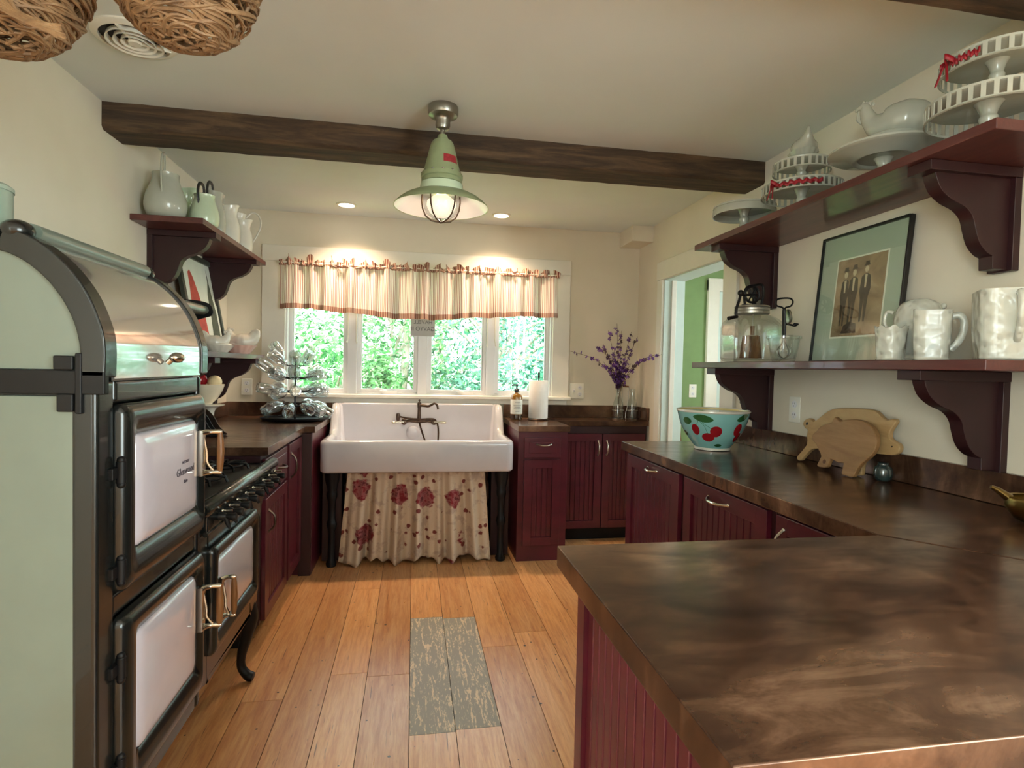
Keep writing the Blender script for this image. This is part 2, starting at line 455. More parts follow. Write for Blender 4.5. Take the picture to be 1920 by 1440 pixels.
# soffit box in the far right corner
struct('trim_4', MB().box(1.605, 4.10, 2.272, XR+.002, YB+.002, ZC+.002), M['wall'], bevel=0.004)

# window_1: casing, frame, four sashes, sill
win = tag(bpy.data.objects.new('window_1', None), kind='structure'); COL.objects.link(win); win.location = (0.07, YB, 1.06)
mb = MB()
mb.box(-1.08, YB-0.022, 1.075, W0+0.005, YB, 2.03); mb.box(W1-0.005, YB-0.022, 1.075, 1.205, YB, 2.03)
mb.box(-1.08, YB-0.026, 2.03, 1.205, YB, 2.143)
mb.build('casing', M['trim'], win, bevel=0.003)
mb = MB().box(-1.02, YB-0.075, 1.052, 1.215, YB+0.06, 1.078)
mb.box(-1.0, YB-0.03, 1.012, 1.195, YB, 1.052)
mb.build('window_sill', M['trim'], win, bevel=0.006)
mb = MB()  # jamb liner and outer frame
fy0, fy1 = YB+0.03, YB+0.13
mb.box(W0, YB, WZ0, W0+0.02, fy1, WZ1); mb.box(W1-0.02, YB, WZ0, W1, fy1, WZ1)
mb.box(W0, YB, WZ1-0.03, W1, fy1, WZ1); mb.box(W0, YB+0.03, WZ0, W1, fy1, WZ0+0.015)
mulls = [-0.452, 0.066, 0.588]
for x in mulls: mb.box(x-0.035, YB+0.02, WZ0, x+0.035, fy1, WZ1)
mb.build('window_frame', M['vinyl'], win, bevel=0.003)
segx = [W0+0.02]+[v for x in mulls for v in (x-0.035, x+0.035)]+[W1-0.02]
for i in range(4):
    a, b = segx[2*i], segx[2*i+1]; z0, z1 = WZ0+0.015, WZ1-0.03; s_ = 0.026
    mb = MB(); ya, yb = YB+0.04, YB+0.085
    mb.box(a, ya, z0, a+s_, yb, z1); mb.box(b-s_, ya, z0, b, yb, z1); mb.box(a+s_, ya, z0, b-s_, yb, z0+s_); mb.box(a+s_, ya, z1-s_, b-s_, yb, z1)
    mb.box(a+s_, ya+0.015, z0+s_, a+s_+0.008, yb-0.01, z1-s_); mb.box(b-s_-0.008, ya+0.015, z0+s_, b-s_, yb-0.01, z1-s_)
    sash = mb.build('sash', M['vinyl'], win, bevel=0.003)
    MB().box(a+s_, ya+0.02, z0+s_, b-s_, ya+0.026, z1-s_).build('pane', M['glass'], sash, smooth=False)
# crank operators and sash locks
for x in (-0.21, 0.365):
    mb = MB(); mb.box(x-0.02, YB+0.012, 1.078, x+0.09, YB+0.038, 1.105); mb.ball((x-0.01, YB+0.02, 1.1), (0.028, 0.016, 0.016), 14, 8)
    mb.tube([(x-0.01, YB+0.0, 1.112), (x-0.05, YB-0.008, 1.124), (x-0.075, YB-0.01, 1.112)], 0.0055)
    mb.build('window_crank', M['vinyl'], win, bevel=0.004)
for x in (-0.452, 0.588):
    for sx in (-1, 1):
        xx = x+sx*0.03
        mb = MB(); mb.box(xx-0.005, YB+0.008, 1.50, xx+0.005, YB+0.02, 1.72)
        mb.tube([(xx, YB+0.012, 1.51), (xx+sx*0.003, YB-0.004, 1.47), (xx+sx*0.006, YB-0.016, 1.455)], 0.006)
        mb.build('sash_lock', M['plate_white'], win, bevel=0.002)

# door_1: casing, jamb lining of the doorway in the right wall
door = tag(bpy.data.objects.new('door_1', None), kind='structure'); COL.objects.link(door); door.location = (XR, 3.47, 0)
mb = MB()
mb.box(XR-0.02, D1-0.005, 0, XR, 3.965, DZ-.005); mb.box(XR-0.02, 2.915, 0, XR, D0+0.005, DZ-.005); mb.box(XR-0.024, 2.905, DZ-.005, XR, 3.97, 2.088)
mb.build('casing', M['trim'], door, bevel=0.003)
mb = MB()
mb.box(XR-0.002, D1-0.012, 0, x1+0.01, D1+0.002, DZ); mb.box(XR-0.002, D0-0.002, 0, x1+0.01, D0+0.012, DZ); mb.box(XR-0.002, D0, DZ-0.012, x1+0.01, D1, DZ+0.002)
mb.build('door_jamb', M['paleblue'], door, bevel=0.002)
MB().box(XR+0.05, D1-0.025, 0, XR+0.085, D1-0.012, DZ-0.012).build('door_stop', M['trim'], door, bevel=0.002)

# next room seen through the doorway
mb = MB(); mb.box(3.4, 0.4, 0, 3.5, 2.2, ZC); mb.box(3.4, 3.6, 0, 3.5, 4.72, ZC); mb.box(3.4, 2.2, 0, 3.5, 3.6, 1.25); mb.box(3.4, 2.2, 1.75, 3.5, 3.6, ZC); mb.box(1.92, 0.4, 0, 3.4, 0.5, ZC)
struct('wall_hall_side', mb, M['wall'])
struct('wall_hall', MB().box(1.92, 4.62, 0, 3.4, 4.72, ZC), M['green'])
mb = MB(); mb.box(2.505, 4.585, 0, 2.61, 4.62, 2.10); mb.box(2.505, 4.59, 2.0, 3.4, 4.62, 2.11)
struct('trim_1', mb, M['trim'], bevel=0.003)
d2 = tag(bpy.data.objects.new('door_2', None), kind='structure'); COL.objects.link(d2); d2.location = (3.0, 4.6, 0)
mb = MB(); mb.box(2.61, 4.598, 0.01, 3.38, 4.62, 2.0)
for (a, b) in ((2.70, 2.96), (3.04, 3.30)):
    for (c, e) in ((0.2, 0.85), (1.0, 1.85)): mb.prism([(a, c), (b, c), (b, e), (a, e)], 'y', 4.588, 4.6)
mb.build('door_slab', M['paleblue'], d2, bevel=0.004)

# baseboards
struct('baseboard_left', MB().box(XL, -2.5, 0, XL+0.015, 1.2, 0.11), M['trim'], bevel=0.003)
struct('baseboard_right', MB().box(XR-0.015, -2.5, 0, XR, 0.35, 0.11), M['trim'], bevel=0.003)

# ground outside
gm = plain('sunlit_lawn', S(120,160,70), 0.9, var=0.4, sc=3)
struct('ground', MB().box(-14, 4.7, -0.5, 16, 26, -0.4), gm)

# ---------------------------------------------------------------- foliage beyond the window
def leafmat(name, stops):
    k = N(name)
    g = k.node('ShaderNodeNewGeometry'); c = k.ramp(g.outputs['Random Per Island'], stops)
    k.set(Roughness=0.5); k.col(c)
    tr = k.node('ShaderNodeBsdfTranslucent'); k.link(c, tr.inputs[0])
    mx = k.node('ShaderNodeMixShader'); mx.inputs[0].default_value = 0.45
    k.link(k.b.outputs[0], mx.inputs[1]); k.link(tr.outputs[0], mx.inputs[2]); k.link(mx.outputs[0], k.out.inputs[0]); return k.m
LM = [leafmat('bright_green_leaves', [(0.0, S(18,66,36)), (0.4, S(60,120,62)), (0.75, S(110,160,100)), (1.0, S(190,215,180))]),
      leafmat('cool_green_leaves', [(0.0, S(14,64,52)), (0.4, S(54,116,92)), (0.75, S(104,156,134)), (1.0, S(186,214,200))])]
bark = wood('grey_tree_bark', S(90,80,70), S(130,120,108), S(170,160,148), 0.9, (8,8,2), 3, 0.6)
def tree(name, label, cat, x, y, h, r, n, mat, seed, z0=-0.42, low=0.35, hang=False):
    R = random.Random(seed)
    t = thing(name, label, cat, (x, y, z0), 'trees and shrubs beyond the sink window')
    mb = MB(); mb.tube(spline([(x, y, z0), (x+0.05*h*R.uniform(-1,1), y, z0+h*0.4), (x+0.08*h*R.uniform(-1,1), y, z0+h*0.85)], 5), [0.05*r*(1-0.055*i)+0.02 for i in range(11)])
    tips = []
    for i in range(int(16+r*8)):
        a = R.uniform(0, 2*pi); zz = z0+h*R.uniform(low*0.6, 0.85); L = r*R.uniform(0.5, 1.0)
        e = (x+cos(a)*L, y+sin(a)*L*0.8, zz+h*R.uniform(0.0, 0.16))
        mb.tube(spline([(x, y, zz-0.1*h), ((x+e[0])/2, (y+e[1])/2, zz+0.05*h), e], 4), [0.022*r*(1-0.09*k)+0.004 for k in range(9)], 5)
        tips.append(e)
    mb.build('trunk', bark, t)
    mb = MB()
    cl = [(x+R.gauss(0, r*0.5), y+R.gauss(0, r*0.4), z0+h*(low+(1-low)*R.random()), r*R.uniform(0.22, 0.5)) for _ in range(int(22+10*r))]+[(e[0], e[1], e[2], r*0.3) for e in tips]
    for i in range(n):
        cx, cy, cz, cr = R.choice(cl)
        d = Vector((R.gauss(0,1), R.gauss(0,1), R.gauss(0,0.8)))
        d = d.normalized()*cr*(R.random()**0.45)
        c = Vector((cx, cy, max(cz, z0+0.1)))+d
        L = R.uniform(0.028, 0.062); wd = L*0.42
        a = Vector((R.gauss(0,1), R.gauss(0,1), R.gauss(0,0.7))).normalized(); b = a.cross(Vector((R.gauss(0,1), R.gauss(0,1), R.gauss(0,1)))).normalized(); nn = a.cross(b)*wd*0.35
        mb.add([c-a*L, c+b*wd+nn, c+a*L, c-b*wd+nn], [(0,1,2), (0,2,3)])
    mb.build('foliage', mat, t, smooth=False)
    return t
tree('leafy_tree', 'tall bright green tree seen through the leftmost window pane', 'tree', -2.0, 8.6, 4.6, 1.7, 11000, LM[0], 1, low=0.12)
tree('leafy_tree', 'loose pale tree with thin bare branches behind the second pane', 'tree', -0.3, 8.0, 3.4, 1.1, 4200, LM[0], 2, low=0.1)
tree('leafy_tree', 'drooping cool green tree seen through the third window pane', 'tree', 1.25, 8.4, 4.2, 1.3, 8000, LM[1], 3, low=0.1)
tree('leafy_tree', 'dense blue-green tree behind the rightmost window pane', 'tree', 3.1, 9.0, 4.8, 1.7, 11500, LM[1], 4, low=0.12)
tree('garden_shrub', 'low rounded shrub below the two left window panes', 'shrub', -0.9, 6.9, 1.9, 0.8, 4500, LM[0], 5, low=0.1)
tree('garden_shrub', 'low cool green shrub below the right window panes', 'shrub', 1.3, 6.7, 1.75, 0.75, 4200, LM[1], 6, low=0.1)
tree('leafy_tree', 'far tall tree filling the gap between the nearer trees', 'tree', 0.6, 12.0, 6.0, 2.6, 6000, LM[1], 8, low=0.1)
tree('leafy_tree', 'far tree to the left behind the bright green one', 'tree', -3.8, 12.5, 6.0, 2.4, 5000, LM[0], 9, low=0.1)

# ---------------------------------------------------------------- ceiling beams
def beam(y0, y1, label):
    R = random.Random(int(y0*100)); n = 40; ends = []
    zb = 2.275
    loops = []
    for i in range(n+1):
        x = XL+(XR-XL)*i/n; d = lambda s: R.uniform(-s, s)
        loops.append([(x, y0+d(.003), ZC+.004), (x, y0+d(.004), zb+0.012+d(.003)), (x, y0+0.012, zb+d(.002)), (x, y1-0.012, zb+d(.002)), (x, y1+d(.004), zb+0.012), (x, y1, ZC+.004)])
    mb = MB(); mb.loft(loops)
    return solo('ceiling_beam', mb, M['beam'], label, 'beam', ((XL+XR)/2, (y0+y1)/2, ZC), angle=30, group='dark timber ceiling beams')
beam(2.71, 2.90, 'dark rough timber ceiling beam crossing just behind the green pendant lamp')
beam(1.15, 1.335, 'dark timber ceiling beam at the top right edge, above the tallest cake stands')

# ceiling vent
t = thing('ceiling_vent', 'round white louvred vent in the ceiling beside the hanging baskets', 'vent', (-0.95, 2.16, ZC))
c = (-0.95, 2.16, 0)
mb = MB(); mb.lathe([(0.126, ZC+.001), (0.126, ZC-0.006), (0.112, ZC-0.014), (0.104, ZC-0.014), (0.104, ZC+.001)], c, 48, cap=False); mb.build('outer_ring', M['plate_white'], t)
MB().lathe([(0, ZC-0.001), (0.106, ZC-0.001), (0.106, ZC+.001), (0, ZC+.001)], c, 32).build('duct', M['castblack'], t)
for i, r in enumerate((0.034, 0.056, 0.078)):
    MB().lathe([(r, ZC-0.002), (r+0.002, ZC-0.018), (r+0.008, ZC-0.022), (r+0.004, ZC-0.006), (r, ZC-0.002)], c, 40, cap=False).build('louvre_ring', M['plate_white'], t)
MB().lathe([(0, ZC-0.022), (0.018, ZC-0.022), (0.022, ZC-0.016), (0.018, ZC-0.004), (0, ZC-0.004)], c, 24).build('centre_cap', M['plate_white'], t)
mb = MB()
for a in (25, 145, 265): mb.box(-0.004, 0.018, ZC-0.010, 0.004, 0.106, ZC-0.004)
mb = MB()
for a in (25, 145, 265):
    ca, sa = cos(rad(a)), sin(rad(a)); mb.T = lambda p, ca=ca, sa=sa: (c[0]+p[0]*ca-p[1]*sa, c[1]+p[0]*sa+p[1]*ca, p[2])
    mb.box(0.016, -0.004, ZC-0.018, 0.106, 0.004, ZC-0.003)
mb.build('spoke', M['plate_white'], t)

# recessed can lamps
for x, lb in ((-0.469, 'left recessed ceiling light, lit, above the left end of the window'), (0.602, 'right recessed ceiling light, lit, just right of the pendant lamp')):
    t = thing('recessed_light', lb, 'ceiling light', (x, 4.07, ZC), 'recessed lights above the sink')
    MB().lathe([(0.068, ZC), (0.066, ZC-0.007), (0.054, ZC-0.009), (0.050, ZC-0.002), (0.050, ZC+.001)], (x, 4.07, 0), 36, cap=False).build('trim_ring', M['plate_white'], t)
    MB().lathe([(0, ZC-0.0025), (0.052, ZC-0.0025), (0.052, ZC-.0005), (0, ZC-.0005)], (x, 4.07, 0), 32).build('lens', M['canlens'], t)

# pendant lamp
px, py = 0.105, 2.45
t = thing('pendant_lamp', 'sage green industrial pendant lamp with wire-caged glass globe', 'lamp', (px, py, ZC))
c = (px, py, 0)
MB().lathe([(0.062, ZC), (0.064, ZC-0.008), (0.064, ZC-0.03), (0.060, ZC-0.038), (0.045, ZC-0.043), (0.034, ZC-0.05), (0.030, ZC-0.06), (0.031, ZC-0.078), (0.026, ZC-0.092), (0.016, ZC-0.098), (0, ZC-0.098)], c, 40).build('canopy', M['steel'], t)
MB().lathe([(0.0105, ZC-0.09), (0.0105, 2.245)], c, 16).build('stem', M['steel'], t)
bell = MB().lathe([(0.018, 2.272), (0.022, 2.262), (0.024, 2.25), (0.040, 2.246), (0.047, 2.236), (0.054, 2.212), (0.0655, 2.165), (0.077, 2.118), (0.0785, 2.108), (0.070, 2.105)], c, 44).build('bell_housing', M['sage'], t)
MB().lathe([(0.078, 2.110), (0.086, 2.108), (0.088, 2.100), (0.088, 2.090), (0.084, 2.086), (0.086, 2.082), (0.086, 2.070), (0.080, 2.068)], c, 44).build('clamp_ring', M['sage'], bell)
for a in range(0, 360, 30): MB().ball((px+0.083*cos(rad(a)), py+0.083*sin(rad(a)), 2.108), 0.0055, 8, 6).build('rim_bolt', M['steel'], bell)
MB().lathe([(0.080, 2.070), (0.088, 2.066), (0.091, 2.050), (0.0915, 2.030), (0.086, 2.026)], c, 44).build('collar', M['paleceladon'], t)
sh = MB().lathe([(0.088, 2.032), (0.100, 2.030), (0.130, 2.021), (0.160, 2.006), (0.182, 1.989), (0.196, 1.975), (0.200, 1.968), (0.196, 1.969)], c, 56, cap=False).build('shade', M['sage'], t)
MB().lathe([(0.070, 2.026), (0.100, 2.0275), (0.129, 2.018), (0.159, 2.003), (0.181, 1.986), (0.197, 1.970)], c, 56, cap=False).build('shade_lining', M['porcelain'], sh)
MB().lathe([(0.001, 2.027), (0.072, 2.026)], c, 32, cap=False).build('reflector_plate', M['porcelain'], sh)
MB().lathe([(0.074, 2.024), (0.077, 2.0), (0.073, 1.968), (0.060, 1.940), (0.036, 1.922), (0, 1.917)], c, 32, cap=False).build('glass_globe', M['jar'], t)
MB().lathe([(0.020, 2.022), (0.040, 2.012), (0.060, 1.995), (0.062, 1.975), (0.050, 1.950), (0.028, 1.933), (0, 1.928)], c, 24, cap=False).build('bulb', M['bulb'], t)
for k in range(5):
    a = rad(20+k*72)
    MB().tube([(px+r*cos(a), py+r*sin(a), z) for r, z in ((0.084, 2.028), (0.086, 2.0), (0.082, 1.968), (0.068, 1.936), (0.042, 1.915), (0.0, 1.906))], 0.0035, 6).build('cage_wire', M['bronze'], t)
def patch_on_bell(a0, a1, z0, z1, rr):
    mb = MB(); mb.grid(lambda u, w: (px+rr(z0+(z1-z0)*w)*cos(rad(a0+(a1-a0)*u)), py+rr(z0+(z1-z0)*w)*sin(rad(a0+(a1-a0)*u)), z0+(z1-z0)*w), 10, 3); return mb
rr = lambda z: 0.0545+(2.212-z)*0.2394+0.0006
patch_on_bell(-88, -33, 2.142, 2.176, rr).build('red_plate', plain('faded_red_label', S(150,40,48), 0.5, var=0.2, sc=80), bell)
tag(bpy.data.objects['red_plate'], 'faded red warning label')

# ================================================================ cabinets and worktops
def FL(x):  return lambda p: (x+p[1], p[0], p[2])      # face towards +X, u runs along Y
def FR(x):  return lambda p: (x-p[1], p[0], p[2])      # face towards -X
def FB(y):  return lambda p: (p[0], y-p[1], p[2])      # face towards the camera
def pull(T, parent, u, z, L, vert=False, v0=0.02, mat='steel', out=0.03):
    a = L/2; pts = []
    for i in range(13):
        s_ = -1+2*i/12; pts.append((s_*a, v0+out*(1-abs(s_)**3.0)))
    mb = MB(T)
    P = [(u, q, z+s_) if vert else (u+s_, q, z-0.004*(1-(s_/a)**2)) for s_, q in pts]
    mb.tube(P, [0.0065 if i in (0, 12) else 0.0045+0.0012*sin(pi*i/12) for i in range(13)], 8)
    for e in (P[0], P[-1]):
        mb.ball(e, (0.008, 0.006, 0.008), 10, 6)
    return mb.build('handle', M[mat], parent)
def front(T, parent, u0, u1, z0, z1, name='cabinet_door', bead=True, rail=0.055, mat='red', slat=0.034):
    mb = MB(T); t = 0.02
    mb.box(u0, 0, z0, u0+rail, t, z1); mb.box(u1-rail, 0, z0, u1, t, z1)
    mb.box(u0+rail, 0, z0, u1-rail, t, z0+rail); mb.box(u0+rail, 0, z1-rail, u1-rail, t, z1)
    mb.box(u0+rail-.002, 0, z0+rail-.002, u1-rail+.002, 0.005, z1-rail+.002)
    if bead:
        n = max(2, round((u1-u0-2*rail)/slat)); w = (u1-u0-2*rail)/n
        for i in range(n):
            a = u0+rail+i*w
            mb.prism([(a+0.0022, 0.004), (a+w-0.0022, 0.004), (a+w-0.004, 0.0105), (a+0.004, 0.0105)], 'z', z0+rail+.001, z1-rail-.001)
    return mb.build(name, M[mat], parent, bevel=0.0018)
def slabfront(T, parent, u0, u1, z0, z1, name='drawer', mat='red'):
    mb = MB(T); mb.box(u0, 0, z0, u1, 0.018, z1); mb.box(u0+0.03, 0.014, z0+0.03, u1-0.03, 0.021, z1-0.03)
    return mb.build(name, M[mat], parent, bevel=0.004)

# --- left run
T = FL(-0.675)
t = thing('base_cabinet', 'barn red cabinet with drawer over beadboard door, beside the black range', 'cabinet', (-0.98, 2.97, 0), 'barn red base cabinets')
mb = MB(); mb.box(XL+.004, 2.715, 0.10, -0.675, 3.215, 0.874); mb.build('body', M['reddark'], t, bevel=0.002)
MB().box(XL+.004, 2.715, 0, -0.735, 3.215, 0.10).build('toe_kick', M['castblack'], t)
d = slabfront(T, t, 2.74, 3.195, 0.685, 0.855); pull(T, d, 3.02, 0.775, 0.105, mat='bronze')
d = front(T, t, 2.74, 3.195, 0.11, 0.67); pull(T, d, 2.79, 0.56, 0.10, True, mat='bronze')
t = thing('base_cabinet', 'barn red cabinet with one tall door and a curved dark pull, left of the sink', 'cabinet', (-0.98, 3.40, 0), 'barn red base cabinets')
mb = MB(); mb.box(XL+.004, 3.218, 0.10, -0.675, 3.62, 0.874); mb.build('body', M['reddark'], t, bevel=0.002)
MB().box(XL+.004, 3.218, 0, -0.735, 3.62, 0.10).build('toe_kick', M['castblack'], t)
d = front(T, t, 3.235, 3.585, 0.11, 0.855, bead=False); pull(T, d, 3.275, 0.735, 0.135, True, mat='bronze')
t = thing('corner_cabinet', 'dark red cabinet in the left corner, its side panel against the white sink', 'cabinet', (-0.95, 4.0, 0))
mb = MB(); mb.box(XL+.004, 3.622, 0.0, -0.60, 4.36, 0.874); mb.build('body', M['red'], t, bevel=0.002)
mb = MB(); mb.box(-0.674, 3.600, 0.0, -0.602, 3.6215, 0.874); mb.build('filler_panel', M['reddark'], t, bevel=0.002)
mb = MB(); mb.prism([(XL+.003, 2.715), (-0.642, 2.715), (-0.642, 3.60), (-0.583, 3.60), (-0.583, 4.342), (XL+.003, 4.342)], 'z', 0.876, 0.914)
solo('worktop', mb, M['copper'], 'brown copper worktop left of the sink, carrying the jar rack', 'worktop', (-0.95, 3.5, 0.876), bevel=0.002)
mb = MB(); mb.box(XL+.002, 4.343, 0.915, -0.585, YB-.001, 1.012); mb.box(XL+.002, 2.72, 0.915, XL+0.022, 4.342, 1.012)
solo('backsplash', mb, M['copper'], 'low copper backsplash strip in the left corner behind the jar rack', 'backsplash', (-0.95, 4.35, 0.914), bevel=0.002)

# --- right of the sink
T = FB(3.715)
t = thing('base_cabinet', 'dark red cabinet with drawer and silver pull, just right of the sink', 'cabinet', (0.87, 4.0, 0), 'barn red base cabinets')
mb = MB(); mb.box(0.697, 3.715, 0.0, 1.035, 4.36, 0.874); mb.build('body', M['red'], t, bevel=0.002)
d = slabfront(T, t, 0.735, 0.985, 0.70, 0.835); pull(T, d, 0.868, 0.79, 0.095)
d = front(T, t, 0.735, 0.985, 0.11, 0.685); pull(T, d, 0.955, 0.60, 0.0001, True) if False else None
T = FB(4.105)
t = thing('base_cabinet', 'shallow dark red two-door cabinet in the right corner under the vase', 'cabinet', (1.4, 4.2, 0), 'barn red base cabinets')
mb = MB(); mb.box(1.038, 4.105, 0.10, 1.765, 4.36, 0.874); mb.build('body', M['reddark'], t, bevel=0.002)
MB().box(1.038, 4.16, 0, 1.765, 4.36, 0.10).build('toe_kick', M['castblack'], t)
d = front(T, t, 1.075, 1.405, 0.105, 0.815); pull(T, d, 1.375, 0.71, 0.105, True)
d = front(T, t, 1.413, 1.745, 0.105, 0.815); pull(T, d, 1.443, 0.71, 0.105, True)
mb = MB(); mb.prism([(0.690, 4.342), (0.690, 3.690), (1.045, 3.690), (1.045, 4.075), (1.77, 4.075), (1.77, 4.342)], 'z', 0.876, 0.914)
solo('worktop', mb, M['copper'], 'brown copper worktop right of the sink, carrying the paper towel roll and vase', 'worktop', (1.2, 4.2, 0.876), bevel=0.002)
mb = MB(); mb.box(0.692, 4.343, 0.915, 1.751, YB-.001, 1.012); mb.box(1.752, 4.078, 0.915, 1.773, YB-.001, 1.012)
solo('backsplash', mb, M['copper'], 'low copper backsplash strip behind the paper towel roll and vase', 'backsplash', (1.2, 4.35, 0.914), bevel=0.002)

# --- right run along the wall
T = FR(1.155)
def run_unit(y0, y1, label, pl):
    t = thing('base_cabinet', label, 'cabinet', (1.45, (y0+y1)/2, 0), 'barn red base cabinets')
    mb = MB(); mb.box(1.155, y0, 0.10, 1.772, y1, 0.866); mb.build('body', M['reddark'], t, bevel=0.002)
    MB().box(1.21, y0, 0, 1.772, y1, 0.10).build('toe_kick', M['castblack'], t)
    d = front(T, t, y0+0.022, y1-0.022, 0.12, 0.855, rail=0.062, slat=0.040); pl(d)
run_unit(2.262, 2.905, 'barn red pull-out cabinet at the far end of the right run, below the cherry bowl', lambda d: pull(T, d, 2.56, 0.826, 0.10, mat='chrome'))
run_unit(1.640, 2.258, 'barn red pull-out cabinet in the middle of the right run, worn top rail', lambda d: pull(T, d, 1.96, 0.815, 0.14, mat='chrome'))
t = thing('base_cabinet', 'barn red cabinet of the right run half hidden behind the peninsula top', 'cabinet', (1.45, 1.42, 0), 'barn red base cabinets')
MB().box(1.155, 1.20, 0.10, 1.772, 1.637, 0.866).build('body', M['reddark'], t, bevel=0.002)
MB().box(1.21, 1.20, 0, 1.772, 1.637, 0.10).build('toe_kick', M['castblack'], t)
d = front(T, t, 1.22, 1.615, 0.12, 0.855); pull(T, d, 1.575, 0.765, 0.10, True, mat='chrome')
# --- peninsula
T = FR(0.375)
t = thing('peninsula_cabinet', 'barn red peninsula cabinet with beadboard side, lower right foreground', 'cabinet', (0.95, 0.85, 0))
MB().box(0.375, 0.56, 0.0, 1.772, 1.165, 0.866).build('body', M['red'], t, bevel=0.002)
front(T, t, 0.56, 1.163, 0.0, 0.862, name='end_panel', rail=0.045, slat=0.036)
mb = MB(); mb.prism([(0.315, 0.50), (1.773, 0.50), (1.773, 2.93), (1.117, 2.93), (1.117, 1.195), (0.315, 1.195)], 'z', 0.868, 0.914)
t = thing('peninsula_worktop', 'large L-shaped patinated copper worktop over the peninsula and right run', 'worktop', (1.1, 1.2, 0.868))
wt = mb.build('slab', M['copper'], t, bevel=0.0025)
d = Vector((1.700-1.117, 0.515-1.195, 0)).normalized(); n_ = Vector((-d.y, d.x, 0))*0.003
a = Vector((1.117, 1.195, 0.9142)); b = Vector((1.70, 0.515, 0.9142))
mb = MB(); mb.add([a-n_, b-n_, b+n_, a+n_, (a+b)/2+Vector((0,0,.0012))], [(0,1,4), (1,2,4), (2,3,4), (3,0,4), (3,2,1,0)])
mb = MB(); mb.tube([a, b], [(0.0035, 0.0011)]*2, 8); mb.build('seam', M['copper'], t)
mb = MB(); mb.box(1.753, 0.50, 0.915, 1.7735, 2.93, 1.015)
solo('backsplash', mb, M['copper'], 'low copper backsplash strip along the right wall behind the pig boards', 'backsplash', (1.76, 1.7, 0.914), bevel=0.002)

# ================================================================ sink
t = thing('farmhouse_sink', 'wide white high-backed farmhouse sink under the window', 'sink', (0.045, 4.0, 0))
def hz(y):
    k = min(1, max(0, (y-4.09)/0.17)); return 0.20*(k*k*(3-2*k))
def ring(x0, y0, x1, y1, r, z, raised=True, rb=None, n=8):
    # loop with subdivided sides so the arms can sweep up to the back
    pts = []
    rb = r if rb is None else rb
    def corner(cx, cy, a0, rr_):
        return [(cx+rr_*cos(rad(a0+90*i/n)), cy+rr_*sin(rad(a0+90*i/n))) for i in range(n+1)]
    pts += corner(x1-rb, y1-rb, 0, rb)
    pts += corner(x0+rb, y1-rb, 90, rb)
    pts += [(x0, y1-rb-(y1-rb-y0-r)*i/16) for i in range(1, 16)]
    pts += corner(x0+r, y0+r, 180, r)
    pts += corner(x1-r, y0+r, 270, r)
    pts += [(x1, y0+r+(y1-rb-y0-r)*i/16) for i in range(1, 16)]
    return [(x, y, z+(hz(y) if raised else 0)) for x, y in pts]
X0, X1, Y0, Y1 = -0.572, 0.664, 3.675, 4.335
mb = MB()
mb.loft([ring(X0+.012, Y0+.012, X1-.012, Y1, 0.045, 0.612, False, 0.01), ring(X0, Y0, X1, Y1, 0.055, 0.624, False, 0.01), ring(X0, Y0, X1, Y1, 0.055, 0.79, True, 0.012),
         ring(X0+.003, Y0+.003, X1-.003, Y1, 0.055, 0.806, True, 0.012), ring(X0+.012, Y0+.012, X1-.012, Y1-.006, 0.05, 0.815, True, 0.012),
         ring(X0+.030, Y0+.030, X1-.030, Y1-.022, 0.05, 0.817, True, 0.02), ring(X0+.045, Y0+.045, X1-.045, Y1-.035, 0.05, 0.812, True, 0.03),
         ring(X0+.055, Y0+.055, X1-.055, Y1-.045, 0.05, 0.795, True, 0.03), ring(X0+.065, Y0+.065, X1-.065, Y1-.05, 0.05, 0.70, False, 0.03),
         ring(X0+.08, Y0+.08, X1-.08, Y1-.06, 0.05, 0.66, False, 0.03), ring(X0+.12, Y0+.12, X1-.12, Y1-.10, 0.04, 0.65, False, 0.03)])
basin = mb.build('basin', M['porcelain'], t, angle=50)
# back board rises as a slab with rounded shoulders
poly = [(-0.555, 0.70)]+[(-0.49+0.065*cos(rad(a)), 0.952+0.066*sin(rad(a))) for a in range(180, 89, -10)]+[(0.585+0.065*cos(rad(a)), 0.952+0.066*sin(rad(a))) for a in range(90, -1, -10)]+[(0.65, 0.70)]
mb = MB(); mb.prism(poly, 'y', 4.285, 4.335); mb.build('sink_back', M['porcelain'], t, bevel=0.014, segs=4, angle=50)
MB().lathe([(0, 0.652), (0.035, 0.653), (0.04, 0.658), (0.045, 0.654)], (0.03, 4.0, 0), 24).build('drain', M['steel'], t)
MB().lathe([(0.05, 0.0), (0.05, 0.012), (0.035, 0.022), (0.0, 0.024)], (0.005, 4.283, 0.80), 24, M=Matrix.Rotation(rad(90), 3, 'X')).build('overflow_cap', M['porcelain'], t)
for x in (-0.50, 0.595):
    for y in (3.76, 4.22):
        MB().lathe([(0.030, 0.0), (0.034, 0.02), (0.022, 0.05), (0.020, 0.22), (0.028, 0.25), (0.034, 0.27), (0.028, 0.29), (0.022, 0.31), (0.024, 0.42), (0.034, 0.45), (0.034, 0.47), (0.028, 0.49), (0.046, 0.56), (0.048, 0.616)], (x, y, 0), 20).build('leg', M['castblack'], t)
# dark support apron boards either side of the skirt
for a, b in ((-0.575, -0.45), (0.54, 0.665)):
    MB().box(a, 3.86, 0.0, b, 3.88, 0.60).build('support_panel', M['reddark'], t, bevel=0.003)

